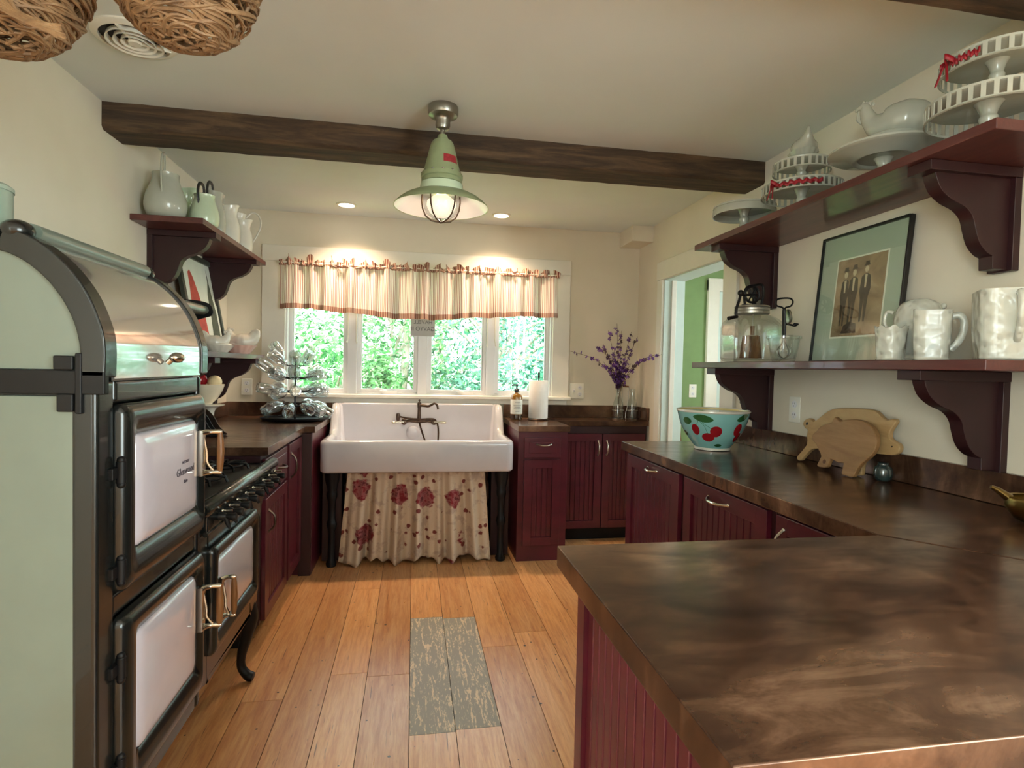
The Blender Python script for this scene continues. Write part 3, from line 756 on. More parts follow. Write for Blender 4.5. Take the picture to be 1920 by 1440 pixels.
# bridge faucet
t = thing('bridge_faucet', 'bronze bridge faucet with curved spout, lever handles and hose on the sink back', 'faucet', (0.047, 4.28, 0.90))
fy = 4.235
MB().tube([(0.047, fy, 0.885), (0.047, fy, 0.90), (0.047, fy, 0.905), (0.047, fy, 0.985), (0.047, fy, 0.995), (0.047, fy, 1.02), (0.047, fy, 1.03)], [0.017, 0.021, 0.014, 0.0115, 0.014, 0.0155, 0.010], 16).build('post', M['bronze'], t)
MB().lathe([(0.006, 1.028), (0.005, 1.036), (0.009, 1.042), (0.006, 1.05), (0, 1.053)], (0.047, fy, 0), 14, cap=False).build('finial', M['bronze'], t)
MB().tube(spline([(0.05, fy, 1.008), (0.085, fy-.02, 1.005), (0.112, fy-.04, 1.004), (0.135, fy-.06, 1.016), (0.155, fy-.075, 1.027), (0.172, fy-.09, 1.015), (0.180, fy-.095, 0.985)], 5), [0.0105-0.0001*i for i in range(30)]+[0.012], 12).build('spout', M['bronze'], t)
MB().tube([(-0.065, fy, 0.885), (-0.02, fy, 0.893), (0.047, fy, 0.892), (0.11, fy, 0.893), (0.16, fy, 0.885)], [0.010, 0.012, 0.019, 0.012, 0.010], 14).build('bridge', M['bronze'], t)
for x, s_ in ((-0.062, -1), (0.156, 1)):
    v = MB().lathe([(0.022, 0.0), (0.022, 0.012), (0.015, 0.02), (0.017, 0.04), (0.021, 0.055), (0.014, 0.07), (0.0, 0.073)], (x, 4.284, 0.882), 18, M=Matrix.Rotation(rad(90), 3, 'X')).build('valve', M['bronze'], t)
    MB().tube([(x, fy-.025, 0.886), (x+s_*0.03, fy-.03, 0.886), (x+s_*0.055, fy-.034, 0.884), (x+s_*0.08, fy-.036, 0.882), (x+s_*0.088, fy-.036, 0.882)], [0.006, 0.006, 0.0085, 0.0095, 0.005], 10).build('lever', M['chrome'], v)
MB().tube(spline([(-0.10, fy-.01, 0.925), (-0.04, fy-.012, 0.912), (0.05, fy-.014, 0.905), (0.14, fy-.014, 0.908), (0.168, fy-.014, 0.895), (0.185, fy-.02, 0.85), (0.186, fy-.06, 0.78), (0.178, fy-.08, 0.735), (0.15, fy-.08, 0.69), (0.11, fy-.08, 0.71), (0.085, fy-.06, 0.77), (0.06, fy-.03, 0.84), (0.05, fy-.01, 0.875)], 5), 0.0065, 8).build('hose', M['bronze'], t)
MB().lathe([(0.009, 0.893), (0.013, 0.90), (0.015, 0.925), (0.013, 0.945), (0.006, 0.948), (0, 0.948)], (-0.105, fy-.012, 0), 14).build('spray_head', M['bronze'], t)

# sink skirt
k = N('floral_skirt_fabric'); k.set(Roughness=0.9)
v = k.coords((1, 0.3, 1)); v1 = k.coords((5.2, 0.2, 4.4))
vo = k.node('ShaderNodeTexVoronoi'); vo.inputs['Scale'].default_value = 1.0; vo.inputs['Randomness'].default_value = 0.55; k.link(v1, vo.inputs['Vector'])
nn = k.noise(v, 26, 4, 0.6); dd = k.math('ADD', vo.outputs['Distance'], k.math('MULTIPLY', nn, 0.30))
big = k.ramp(dd, [(0.42, (1,1,1,1)), (0.46, (0,0,0,1))])
vo2 = k.node('ShaderNodeTexVoronoi'); vo2.inputs['Scale'].default_value = 15; k.link(v, vo2.inputs['Vector'])
d2_ = k.math('ADD', vo2.outputs['Distance'], k.math('MULTIPLY', k.noise(v, 40, 3), 0.35))
small = k.ramp(d2_, [(0.36, (1,1,1,1)), (0.42, (0,0,0,1))])
grey = k.ramp(k.noise(v, 14, 5, 0.65), [(0.52, (0,0,0,1)), (0.6, (0.5,0.5,0.5,1))])
c = k.mix(grey, S(196,176,154), S(150,126,116)); c = k.mix(small, c, S(110,46,40)); c = k.mix(big, c, k.ramp(nn, [(0.4, S(120,26,36)), (0.5, S(150,90,90)), (0.6, S(86,18,26))]))
k.col(c); M['skirt'] = k.m
R = random.Random(11); ph = [R.uniform(0, 6.28) for _ in range(6)]
def skirt(u, w):
    x = (-0.405+0.885*u)+(u-0.5)*0.10*(1-w); 
    amp = 0.012+0.020*(1-w)
    y = 3.775-amp*(sin(u*48+ph[0])+0.6*sin(u*83+ph[1])+0.5*sin(u*29+ph[2]))-0.03*(1-w)
    z = 0.025+0.595*w+(1-w)*0.018*sin(u*21+ph[3])+ (1-w)*0.010*sin(u*70+ph[4])
    return (x, y, z)
t = thing('sink_skirt', 'gathered cream fabric skirt with dark red flowers hanging under the sink', 'curtain', (0.04, 3.78, 0.6))
MB().grid(skirt, 260, 30).build('cloth', M['skirt'], t, solid=0.002, angle=80)
MB().tube([(-0.47, 3.80, 0.603), (0.56, 3.80, 0.603)], 0.005).build('rod', M['castblack'], t)

# ================================================================ range cooker
t = thing('range_cooker', 'antique black and white gas range with roll-top side oven tower', 'stove', (-0.95, 1.95, 0))
TS = FL(-0.62)
def outl(dx=0, dz=0, back=-1.29):
    pts = [(-0.600, 1.262), (-0.600, 1.334), (-0.613, 1.386), (-0.634, 1.434), (-0.665, 1.478), (-0.700, 1.512), (-0.735, 1.535), (-0.775, 1.546)]
    return pts
outer = spline2([(-0.600, 1.262), (-0.600, 1.334), (-0.613, 1.386), (-0.634, 1.434), (-0.665, 1.478), (-0.700, 1.512), (-0.735, 1.535), (-0.775, 1.546)], 4)
inner = spline2([(-0.643, 1.262), (-0.645, 1.32), (-0.655, 1.368), (-0.675, 1.412), (-0.702, 1.450), (-0.735, 1.480), (-0.765, 1.497), (-0.79, 1.504)], 4)
# tower carcass
MB().box(-1.29, 1.262, 0.28, -0.66, 1.80, 1.25).build('tower_body', M['stoveblack'], t)
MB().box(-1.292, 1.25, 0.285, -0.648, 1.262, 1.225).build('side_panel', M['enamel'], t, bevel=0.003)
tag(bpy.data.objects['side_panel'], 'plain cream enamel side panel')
poly = [(-1.292, 1.276)]+inner[0:1]+inner+[(-1.292, 1.508)]
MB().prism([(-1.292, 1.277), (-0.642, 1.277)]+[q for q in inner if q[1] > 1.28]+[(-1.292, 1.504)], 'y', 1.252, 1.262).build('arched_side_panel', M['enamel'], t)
mb = MB(); mb.box(-1.295, 1.243, 1.228, -0.60, 1.262, 1.276); mb.box(-0.69, 1.240, 1.276, -0.655, 1.250, 1.304); mb.box(-0.684, 1.240, 1.194, -0.655, 1.250, 1.229); mb.box(-0.652, 1.24, 1.19, -0.64, 1.25, 1.31)
mb.build('side_rail', M['castblack'], t, bevel=0.003)
mb = MB(TS)  # front frame of the tower
mb.box(1.248, -0.045, 0.27, 1.318, 0.004, 1.256); mb.box(1.786, -0.045, 0.27, 1.815, 0.004, 1.256)
mb.box(1.318, -0.045, 1.205, 1.786, 0.004, 1.256); mb.box(1.318, -0.045, 0.745, 1.786, -0.002, 0.80); mb.box(1.318, -0.045, 0.27, 1.786, 0.002, 0.335)
mb.build('front_frame', M['stoveblack'], t, bevel=0.011, segs=3)
# roll-top hood
arch = []
for (ya, yb, nm) in ((1.243, 1.292, 'hood_arch'), (1.768, 1.815, 'hood_arch')):
    mb = MB(); mb.prism(outer+inner[::-1], 'y', ya, yb)
    o = mb.build(nm, M['stoveblack'], t, bevel=0.007, segs=3, angle=30)
    MB().ball(((-0.765), (ya+yb)/2, 1.545), (0.028, 0.03, 0.022), 16, 10).build('arch_cap', M['stoveblack'], o)
sheet = [(x-0.005, z-0.003) for x, z in outer]
sh_in = [(x-0.006, z-0.005) for x, z in sheet][::-1]
mb = MB(); mb.loft([[(x, y_, z) for x, z in sheet+sh_in] for y_ in (1.292, 1.41, 1.53, 1.65, 1.768)])
hood = mb.build('roll_top', M['nickel'], t, angle=40)
mb = MB(); mb.tube([(-0.628, 1.292, 1.272), (-0.628, 1.768, 1.272)], [(0.016, 0.012)]*2, 14); mb.build('hood_lip', M['nickel'], hood)
mb = MB(); mb.tube([(-0.598, 1.53, 1.292), (-0.588, 1.53, 1.302)], 0.007, 10); mb.ball((-0.578, 1.535, 1.306), (0.016, 0.026, 0.013), 18, 12); mb.build('hood_knob', M['chrome'], hood)
mb = MB(); mb.box(-1.29, 1.245, 1.505, -0.79, 1.812, 1.545); mb.build('hood_top', M['castblack'], t, bevel=0.004)
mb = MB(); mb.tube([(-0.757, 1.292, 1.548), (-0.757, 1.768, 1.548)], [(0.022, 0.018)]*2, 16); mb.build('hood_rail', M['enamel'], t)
# oven doors: moulded black surround with a pillowed white enamel panel
def oven_door(o, wr, name, lab=None):
    def lp(k, v, r):
        a = [o[i]+(wr[i]-o[i])*k for i in range(4)]
        return [TS((p[0], v, p[1])) for p in rrect(a[0], a[2], a[1], a[3], r, 6)]
    mb = MB(); mb.loft([lp(0, -0.002, .02), lp(0, 0.012, .02), lp(0.10, 0.021, .02), lp(0.30, 0.027, .02), lp(0.55, 0.026, .02), lp(0.80, 0.016, .018), lp(0.97, 0.011, .018), lp(1.0, 0.004, .016)], close_ends=False)
    d = mb.build(name, M['stoveblack'], t, angle=60)
    w = wr
    def wl(ins, v, r): return [TS((p[0], v, p[1])) for p in rrect(w[0]+ins, w[2]+ins, w[1]-ins, w[3]-ins, r, 6)]
    mb = MB(); mb.loft([wl(-.001, 0.000, .018), wl(0.002, 0.011, .018), wl(0.010, 0.017, .02), wl(0.025, 0.020, .024), wl(0.045, 0.0225, .026), wl(0.07, 0.0240, .026), wl(0.09, 0.0245, .020)])
    mb.build('enamel_panel', M['doorwhite'], d, angle=80)
    return d
def door_handle(par, u, z0, z1, out=0.065):
    mb = MB(TS)
    mb.box(u-0.030, 0.0, z0-0.006, u-0.006, 0.03, z1+0.006)
    for z in (z0, z1): mb.tube([(u-0.025, 0.022, z), (u-0.005, 0.03, z), (u+0.004, out*0.7, z), (u+0.004, out, z), (u+0.004, out+.006, z)], [0.009, 0.0085, 0.007, 0.008, 0.005], 10)
    mb.tube(spline([(u-0.012, 0.026, z1-0.01), (u-0.006, 0.033, (z0+z1)/2), (u-0.004, 0.034, z0+0.03), (u+0.002, out*0.75, z0+0.006)], 5), 0.0045, 8)
    h = mb.build('handle', M['chrome'], par)
    MB(TS).tube([(u+0.004, out, z0), (u+0.004, out+.001, z0+0.02), (u+0.004, out+.002, (z0+z1)/2), (u+0.004, out+.001, z1-0.02), (u+0.004, out, z1)], [0.0065, 0.0095, 0.011, 0.0095, 0.0065], 12).build('wooden_grip', M['handlewood'], h)
def hinge(par, u, z):
    mb = MB(TS); mb.tube([(u, 0.014, z-0.024), (u, 0.014, z+0.024)], 0.010, 10); mb.ball((u, 0.014, z+0.026), 0.009, 10, 6); mb.ball((u, 0.014, z-0.026), 0.009, 10, 6); mb.box(u-0.03, 0, z-0.012, u+0.02, 0.012, z+0.012)
    mb.build('hinge', M['castblack'], par, bevel=0.002)
d = oven_door((1.318, 1.788, 0.800, 1.204), (1.387, 1.754, 0.878, 1.132), 'oven_door'); door_handle(d, 1.778, 0.975, 1.093); hinge(d, 1.322, 1.06); hinge(d, 1.322, 0.85)
up_door = d
d = oven_door((1.318, 1.788, 0.335, 0.745), (1.400, 1.752, 0.405, 0.684), 'oven_door'); door_handle(d, 1.782, 0.52, 0.636); hinge(d, 1.322, 0.64); hinge(d, 1.322, 0.42)
# maker's lettering on the upper oven door
def text(name, s_, size, mat, parent, frame, mirror=False, off=(0,0,0)):
    cu = bpy.data.curves.new(name, 'FONT'); cu.body = s_; cu.size = size; cu.align_x = 'CENTER'; cu.align_y = 'CENTER'; cu.extrude = 0.0003
    tmp = bpy.data.objects.new(name+'_tmp', cu); COL.objects.link(tmp)
    dg = bpy.context.evaluated_depsgraph_get(); me = bpy.data.meshes.new_from_object(tmp.evaluated_get(dg))
    bpy.data.objects.remove(tmp)
    offw = Vector((0,0,0)); q = parent
    while q is not None: offw += q.location; q = q.parent
    for v_ in me.vertices: v_.co = Vector(frame((-v_.co.x if mirror else v_.co.x, v_.co.z, v_.co.y)))-offw
    me.materials.clear(); me.materials.append(mat)
    o = bpy.data.objects.new(name, me); COL.objects.link(o); o.parent = parent; return o
ink = plain('dark_grey_print', S(60,50,62), 0.5)
for s_, sz, dz, du in (('MODERN', 0.011, 0.0235, 0.0), ('Glenwood', 0.028, 0.0, 0.0), ('Bake', 0.013, -0.028, 0.0)):
    text('lettering', s_, sz, ink, up_door, lambda p, dz=dz: (-0.62+0.0250+p[1], 1.640+p[0]+0.08*p[2], 1.006+dz+p[2]))
# range body to the right
mb = MB(); mb.box(-1.25, 1.815, 0.30, -0.655, 2.46, 0.80); mb.build('range_body', M['castblack'], t, bevel=0.004)
mb = MB(TS); mb.box(1.815, -0.04, 0.30, 1.885, 0.0, 0.775); mb.box(2.365, -0.04, 0.30, 2.46, 0.0, 0.775); mb.box(1.885, -0.04, 0.70, 2.365, 0.0, 0.775); mb.box(1.885, -0.04, 0.30, 2.365, 0.0, 0.40)
mb.build('range_front_frame', M['stoveblack'], t, bevel=0.009, segs=3)
d = oven_door((1.875, 2.385, 0.375, 0.722), (1.925, 2.345, 0.435, 0.664), 'oven_door'); door_handle(d, 1.955, 0.475, 0.60, 0.055); hinge(d, 2.40, 0.66); hinge(d, 2.40, 0.46)
mb = MB(); mb.box(-1.25, 1.812, 0.80, -0.612, 2.705, 0.846); mb.build('cooktop', M['castblack'], t, bevel=0.004)
MB().tube([(-0.618, 1.822, 0.848), (-0.618, 1.83, 0.848), (-0.618, 2.70, 0.848), (-0.618, 2.708, 0.848)], [0.018, 0.024, 0.024, 0.018], 20).build('front_roll', M['stoveblack'], t)
mb = MB(); mb.box(-0.645, 1.83, 0.775, -0.602, 2.70, 0.842); mb.build('manifold_panel', M['stoveblack'], t, bevel=0.006)
MB().tube([(-0.606, 1.82, 0.778), (-0.606, 2.62, 0.778)], 0.008, 10).build('gas_pipe', M['stoveblack'], t)
for u in (1.93, 2.0, 2.085, 2.185, 2.275, 2.42, 2.52, 2.62):
    mb = MB(); mb.tube([(-0.604, u, 0.806), (-0.585, u, 0.806), (-0.58, u, 0.806), (-0.556, u, 0.803), (-0.55, u, 0.803)], [0.013, 0.012, 0.008, 0.014, 0.012], 12)
    mb.tube([(-0.582, u, 0.806), (-0.578, u+0.002, 0.785), (-0.570, u+0.004, 0.765)], [0.009, 0.008, 0.005], 8)
    kb = mb.build('gas_tap', M['castblack'], t)
    mb = MB(); mb.tube([(-0.590, u, 0.824), (-0.562, u, 0.824)], 0.0035, 8); mb.ball((-0.592, u, 0.824), 0.006, 10, 8); mb.build('tap_pin', M['chrome'], kb)
mb = MB(); mb.prism([(2.45, 0.30), (2.475, 0.32), (2.485, 0.45), (2.50, 0.60), (2.53, 0.69), (2.60, 0.745), (2.70, 0.775), (2.45, 0.775)], 'x', -0.66, -0.622); mb.build('side_apron', M['stoveblack'], t, bevel=0.005)
def leg_path(sx, x, y):
    return [(x, y, 0.31), (x+sx*0.012, y, 0.26), (x+sx*0.004, y, 0.19), (x-sx*0.014, y, 0.11), (x-sx*0.014, y, 0.06), (x+sx*0.010, y-.006, 0.028), (x+sx*0.034, y-.010, 0.020)]
for x, y, sx in ((-0.655, 2.43, 1), (-0.66, 1.33, 1), (-1.2, 2.43, -1), (-1.2, 1.33, -1)):
    MB().tube(spline(leg_path(sx, x, y), 5), [0.040-0.0006*i for i in range(6)]+[0.035, 0.032, 0.029, 0.026, 0.024, 0.022, 0.021, 0.020, 0.019, 0.018, 0.0175, 0.017, 0.017, 0.017, 0.017, 0.017, 0.017, 0.018, 0.018, 0.019, 0.020, 0.020, 0.019, 0.018, 0.016], 12).build('leg', M['castblack'], t)
for u in (2.0, 2.28, 2.56):
    for x in (-0.80, -1.07):
        mb = MB(); mb.tube([(x+0.095*cos(rad(a)), u+0.095*sin(rad(a)), 0.862) for a in range(0, 360, 20)], 0.0055, 6, closed=True)
        mb.tube([(x+0.035*cos(rad(a)), u+0.035*sin(rad(a)), 0.864) for a in range(0, 360, 30)], 0.005, 6, closed=True)
        for a in range(0, 360, 45):
            ca, sa = cos(rad(a)), sin(rad(a)); mb.tube([(x+0.035*ca, u+0.035*sa, 0.866), (x+0.07*ca, u+0.07*sa, 0.872), (x+0.11*ca, u+0.11*sa, 0.866), (x+0.118*ca, u+0.118*sa, 0.846)], 0.0055, 6)
        mb.build('burner_grate', M['castblack'], t)
mb = MB(); mb.box(-1.295, 1.815, 0.846, -1.275, 2.70, 1.50); mb.build('splash_back', M['castblack'], t, bevel=0.003)
mb = MB(); mb.prism([(-1.29, 1.502), (-0.91, 1.502), (-0.893, 1.510), (-0.889, 1.522), (-0.895, 1.536), (-0.93, 1.548), (-1.29, 1.552)], 'y', 1.815, 2.70)
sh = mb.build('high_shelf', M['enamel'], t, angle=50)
mb = MB(); mb.prism(spline2([(-1.29, 1.33), (-1.15, 1.35), (-1.06, 1.40), (-1.0, 1.455), (-0.92, 1.485), (-0.880, 1.50), (-0.874, 1.525), (-0.90, 1.555), (-1.0, 1.567), (-1.29, 1.567)], 4), 'y', 2.70, 2.715)
mb.build('shelf_end', M['castblack'], sh, bevel=0.002)

# ================================================================ wall shelves
def shelf(label, side, y0, y1, zt, depth, bys, mat='shelf', dark='reddark', thick=0.029):
    X = XR if side > 0 else XL; s_ = -side
    t = thing('wall_shelf', label, 'shelf', (X, (y0+y1)/2, zt-thick), 'barn red wall shelves on scroll brackets')
    xa, xb = sorted((X, X+s_*depth))
    MB().box(xa+(0.001 if side < 0 else 0), y0, zt-thick, xb-(0.001 if side > 0 else 0), y1, zt).build('board', M[mat], t, bevel=0.003)
    for by in bys:
        z0 = zt-thick
        pr = [(0.0, 0), (0.29, 0), (0.290, -0.03)]+spline2([(0.286, -0.031), (0.280, -0.05), (0.262, -0.080), (0.225, -0.106), (0.180, -0.124), (0.152, -0.150), (0.140, -0.185), (0.124, -0.225), (0.098, -0.252), (0.076, -0.262)], 4)+[(0.074, -0.300), (0.0, -0.300)]
        mb = MB(); mb.prism([(X+s_*(d+0.001), z0+z) for d, z in pr], 'y', by, by+0.045)
        br = mb.build('bracket', M[dark], t, bevel=0.002, angle=50)
        mb = MB(); xa, xb = sorted((X+s_*0.001, X+s_*0.322)); mb.box(xa, by-0.018, z0-0.030, xb, by+0.063, z0-.0005)
        mb.build('cleat', M[dark], br, bevel=0.002)
        mb = MB(); xa, xb = sorted((X+s_*0.001, X+s_*0.026)); mb.box(xa, by-0.016, z0-0.305, xb, by+0.061, z0-0.03)
        mb.build('back_plate', M[dark], br, bevel=0.002)
    return t
shelf('long red shelf high on the right wall holding white cake stands', 1, 1.22, 2.78, 1.955, 0.345, (1.442, 2.590))
shelf('long red shelf lower on the right wall with glass churn and framed photograph', 1, 1.22, 2.77, 1.347, 0.345, (1.449, 2.593))
shelf('red shelf high on the left wall with a row of white pitchers', -1, 2.95, 4.12, 1.981, 0.32, (3.14, 3.90))
shelf('lower left wall shelf with white hen dishes and a leaning picture', -1, 2.95, 4.12, 1.347, 0.32, (3.14, 3.90))

# ================================================================ white ware
def pitcher(label, x, y, z, prof, mat='milkgrey', rot=0, handle=None, hmat=None, sc=1.0, lip=0.35, group='white pitchers on the left shelf', sq=None, cat='pitcher', name='pitcher'):
    t = thing(name, label, cat, (0,0,0), group)
    zt = prof[-1][1]
    def lp(r, zz, ins=0.0):
        L = []
        for j in range(40):
            a = 2*pi*j/40; rr_ = max(r-ins, 0.001)
            k = 1.0
            if zz > zt*0.72:
                q = (zz-zt*0.72)/(zt*0.28)
                k += lip*q*q*max(0, cos(a))**6
            zz2 = zz + (0.05*zt*((zz-zt*0.8)/(zt*0.2))*max(0, cos(a))**4 if zz > zt*0.8 else 0)
            if sq:
                ca, sa = cos(a), sin(a); m_ = (abs(ca)**sq+abs(sa)**sq)**(-1/sq); rx = rr_*m_
            else: rx = rr_
            L.append((rx*k*cos(a), rx*k*sin(a), zz2))
        return L
    P = spline2(prof, 4)
    loops = [lp(r, zz) for r, zz in P]+[lp(r, zz, 0.005) for r, zz in P[::-1][:max(4, len(P)-3)]]
    mb = MB(); mb.loft([[(sc*a, sc*b, sc*c_) for a, b, c_ in L] for L in loops])
    mb.build('body', M[mat], t, angle=60)
    if handle:
        hp = spline([(sc*p[0], 0, sc*p[1]) for p in handle['pts']], 6)
        MB().tube(hp, handle.get('r', 0.007)*sc, 10, sq=handle.get('sq', 1.0), side=Vector((0, 1, 0))).build('handle', M[hmat or mat], t)
    t.location = (x, y, z); t.rotation_euler = (0, 0, rad(rot)); return t
Z1 = 1.9815
pitcher('big round-bellied white pitcher with arched metal handle, nearest on left shelf', -1.205, 3.055, Z1, [(0.05, 0), (0.075, 0.012), (0.093, 0.06), (0.088, 0.11), (0.066, 0.17), (0.058, 0.20), (0.060, 0.222)], rot=100,
        handle={'pts': [(-0.075, 0.10), (-0.098, 0.20), (-0.080, 0.285), (-0.035, 0.305), (-0.03, 0.24), (-0.05, 0.205)], 'r': 0.008, 'sq': 0.6}, lip=0.25)
pitcher('pale green pitcher half hidden behind the big round-bellied one', -1.200, 3.275, Z1, [(0.045, 0), (0.058, 0.02), (0.062, 0.07), (0.050, 0.13), (0.050, 0.175), (0.060, 0.205)], 'paleceladon', rot=-30)
pitcher('short white pitcher with a black strap handle, front row of left shelf', -1.070, 3.175, Z1, [(0.045, 0), (0.064, 0.015), (0.070, 0.055), (0.062, 0.10), (0.048, 0.145), (0.050, 0.165)], 'paleceladon', rot=80,
        handle={'pts': [(-0.044, 0.10), (-0.062, 0.15), (-0.052, 0.205), (-0.015, 0.212), (-0.005, 0.175), (-0.03, 0.160)], 'r': 0.010, 'sq': 0.45}, hmat='blackpl')
pitcher('taller white pitcher with a black strap handle, second in the front row', -1.090, 3.365, Z1, [(0.042, 0), (0.058, 0.015), (0.064, 0.06), (0.060, 0.12), (0.046, 0.18), (0.048, 0.235)], 'milkgrey', rot=80,
        handle={'pts': [(-0.040, 0.17), (-0.062, 0.22), (-0.050, 0.270), (-0.015, 0.276), (-0.005, 0.24), (-0.03, 0.225)], 'r': 0.010, 'sq': 0.45}, hmat='blackpl')
pitcher('tall plain white pitcher without handle showing, third in the front row', -1.085, 3.585, Z1, [(0.048, 0), (0.066, 0.012), (0.070, 0.06), (0.066, 0.12), (0.052, 0.17), (0.052, 0.215)], 'white', rot=-15)
pitcher('narrow-waisted white pitcher nearest the window end of the front row', -1.08, 3.84, Z1, [(0.046, 0), (0.064, 0.012), (0.068, 0.06), (0.064, 0.11), (0.052, 0.155), (0.055, 0.195)], 'white', rot=-20)
pitcher('white jug with broad oval spout in the back row of the left shelf', -1.225, 3.69, Z1, [(0.05, 0), (0.066, 0.015), (0.070, 0.08), (0.058, 0.18), (0.052, 0.24), (0.070, 0.285)], 'white', rot=-35, lip=0.8)
pitcher('white enamel jug with thin looped wire handle at the window end', -1.155, 4.025, Z1, [(0.055, 0), (0.068, 0.012), (0.070, 0.12), (0.060, 0.20), (0.046, 0.245), (0.054, 0.285)], 'white', rot=190, lip=0.5,
        handle={'pts': [(-0.050, 0.265), (-0.085, 0.300), (-0.125, 0.290), (-0.142, 0.23), (-0.115, 0.15), (-0.068, 0.07)], 'r': 0.0055})

def fan(n, a0, a1, r, c, th):
    return None
def hen_dish(label, x, y, z, rot, sc=1.0, mat='white', base='pink', group='white hen-on-nest dishes', turkey=False):
    t = thing('hen_dish', label, 'covered dish', (0,0,0), group)
    w = lambda a, i: 1+0.03*sin(14*a)*(1 if i > 1 else 0)
    mb = MB(); mb.lathe([(0.05*sc, 0), (0.052*sc, 0.004*sc), (0.062*sc, 0.018*sc), (0.078*sc, 0.040*sc), (0.086*sc, 0.052*sc), (0.080*sc, 0.052*sc), (0.07*sc, 0.044*sc), (0, 0.044*sc)], seg=56, sx=1.18, sy=0.85, wob=w)
    d = mb.build('dish', M[base], t, angle=60)
    mb = MB()
    if not turkey:
        path = [(0.115, 0.150), (0.100, 0.128), (0.080, 0.095), (0.050, 0.078), (0.015, 0.074), (-0.02, 0.078), (-0.045, 0.098), (-0.058, 0.122), (-0.064, 0.138), (-0.074, 0.140), (-0.086, 0.136)]
        rs = [(0.006, 0.010), (0.014, 0.030), (0.036, 0.038), (0.060, 0.046), (0.066, 0.050), (0.054, 0.046), (0.032, 0.032), (0.019, 0.020), (0.016, 0.017), (0.010, 0.010), (0.002, 0.002)]
    else:
        path = [(0.120, 0.085), (0.105, 0.090), (0.080, 0.098), (0.045, 0.104), (0.005, 0.102), (-0.035, 0.102), (-0.066, 0.125), (-0.080, 0.155), (-0.088, 0.178), (-0.102, 0.180), (-0.118, 0.172)]
        rs = [(0.010, 0.012), (0.040, 0.040), (0.062, 0.060), (0.074, 0.068), (0.072, 0.064), (0.054, 0.052), (0.032, 0.030), (0.024, 0.022), (0.020, 0.018), (0.012, 0.010), (0.003, 0.003)]
    pts = spline([(a*sc, 0, b*sc) for a, b in path], 4); rr_ = []
    for i in range(len(rs)-1):
        for k in range(4):
            q = k/4; rr_.append((sc*(rs[i][0]*(1-q)+rs[i+1][0]*q), sc*(rs[i][1]*(1-q)+rs[i+1][1]*q)))
    rr_.append((rs[-1][0]*sc, rs[-1][1]*sc))
    mb.tube(pts, rr_, 24, side=Vector((0,0,1)))
    mb.lathe([(0.072*sc, 0.050*sc), (0.074*sc, 0.058*sc), (0.066*sc, 0.066*sc), (0.03*sc, 0.075*sc), (0, 0.078*sc)], seg=40, sx=1.18, sy=0.85)
    lid = mb.build('lid', M[mat], t, angle=80)
    mb = MB(); hx, hz_ = path[-3]
    for i in range(4): mb.ball(((hx-0.004+0.010*i)*sc, 0, (hz_+0.018-0.003*i)*sc), (0.006*sc, 0.0035*sc, 0.009*sc), 8, 6)
    if turkey: mb.tube([((path[-2][0])*sc, 0, (path[-2][1]-.01)*sc), ((path[-2][0]-.004)*sc, 0, (path[-2][1]-.04)*sc), ((path[-2][0]+.006)*sc, 0, (path[-2][1]-.055)*sc)], [0.007*sc, 0.008*sc, 0.005*sc], 8)
    mb.build('comb', M[mat], lid)
    t.location = (x, y, z); t.rotation_euler = (0, 0, rad(rot)); return t
Z2 = 1.3475
hen_dish('white hen dish with pink ribbed base at window end of lower left shelf', -1.062, 3.76, Z2, -8, 1.0)
hen_dish('small all-white hen dish partly hidden behind the stove, lower left shelf', -1.075, 3.42, Z2, 190, 0.78, base='white')

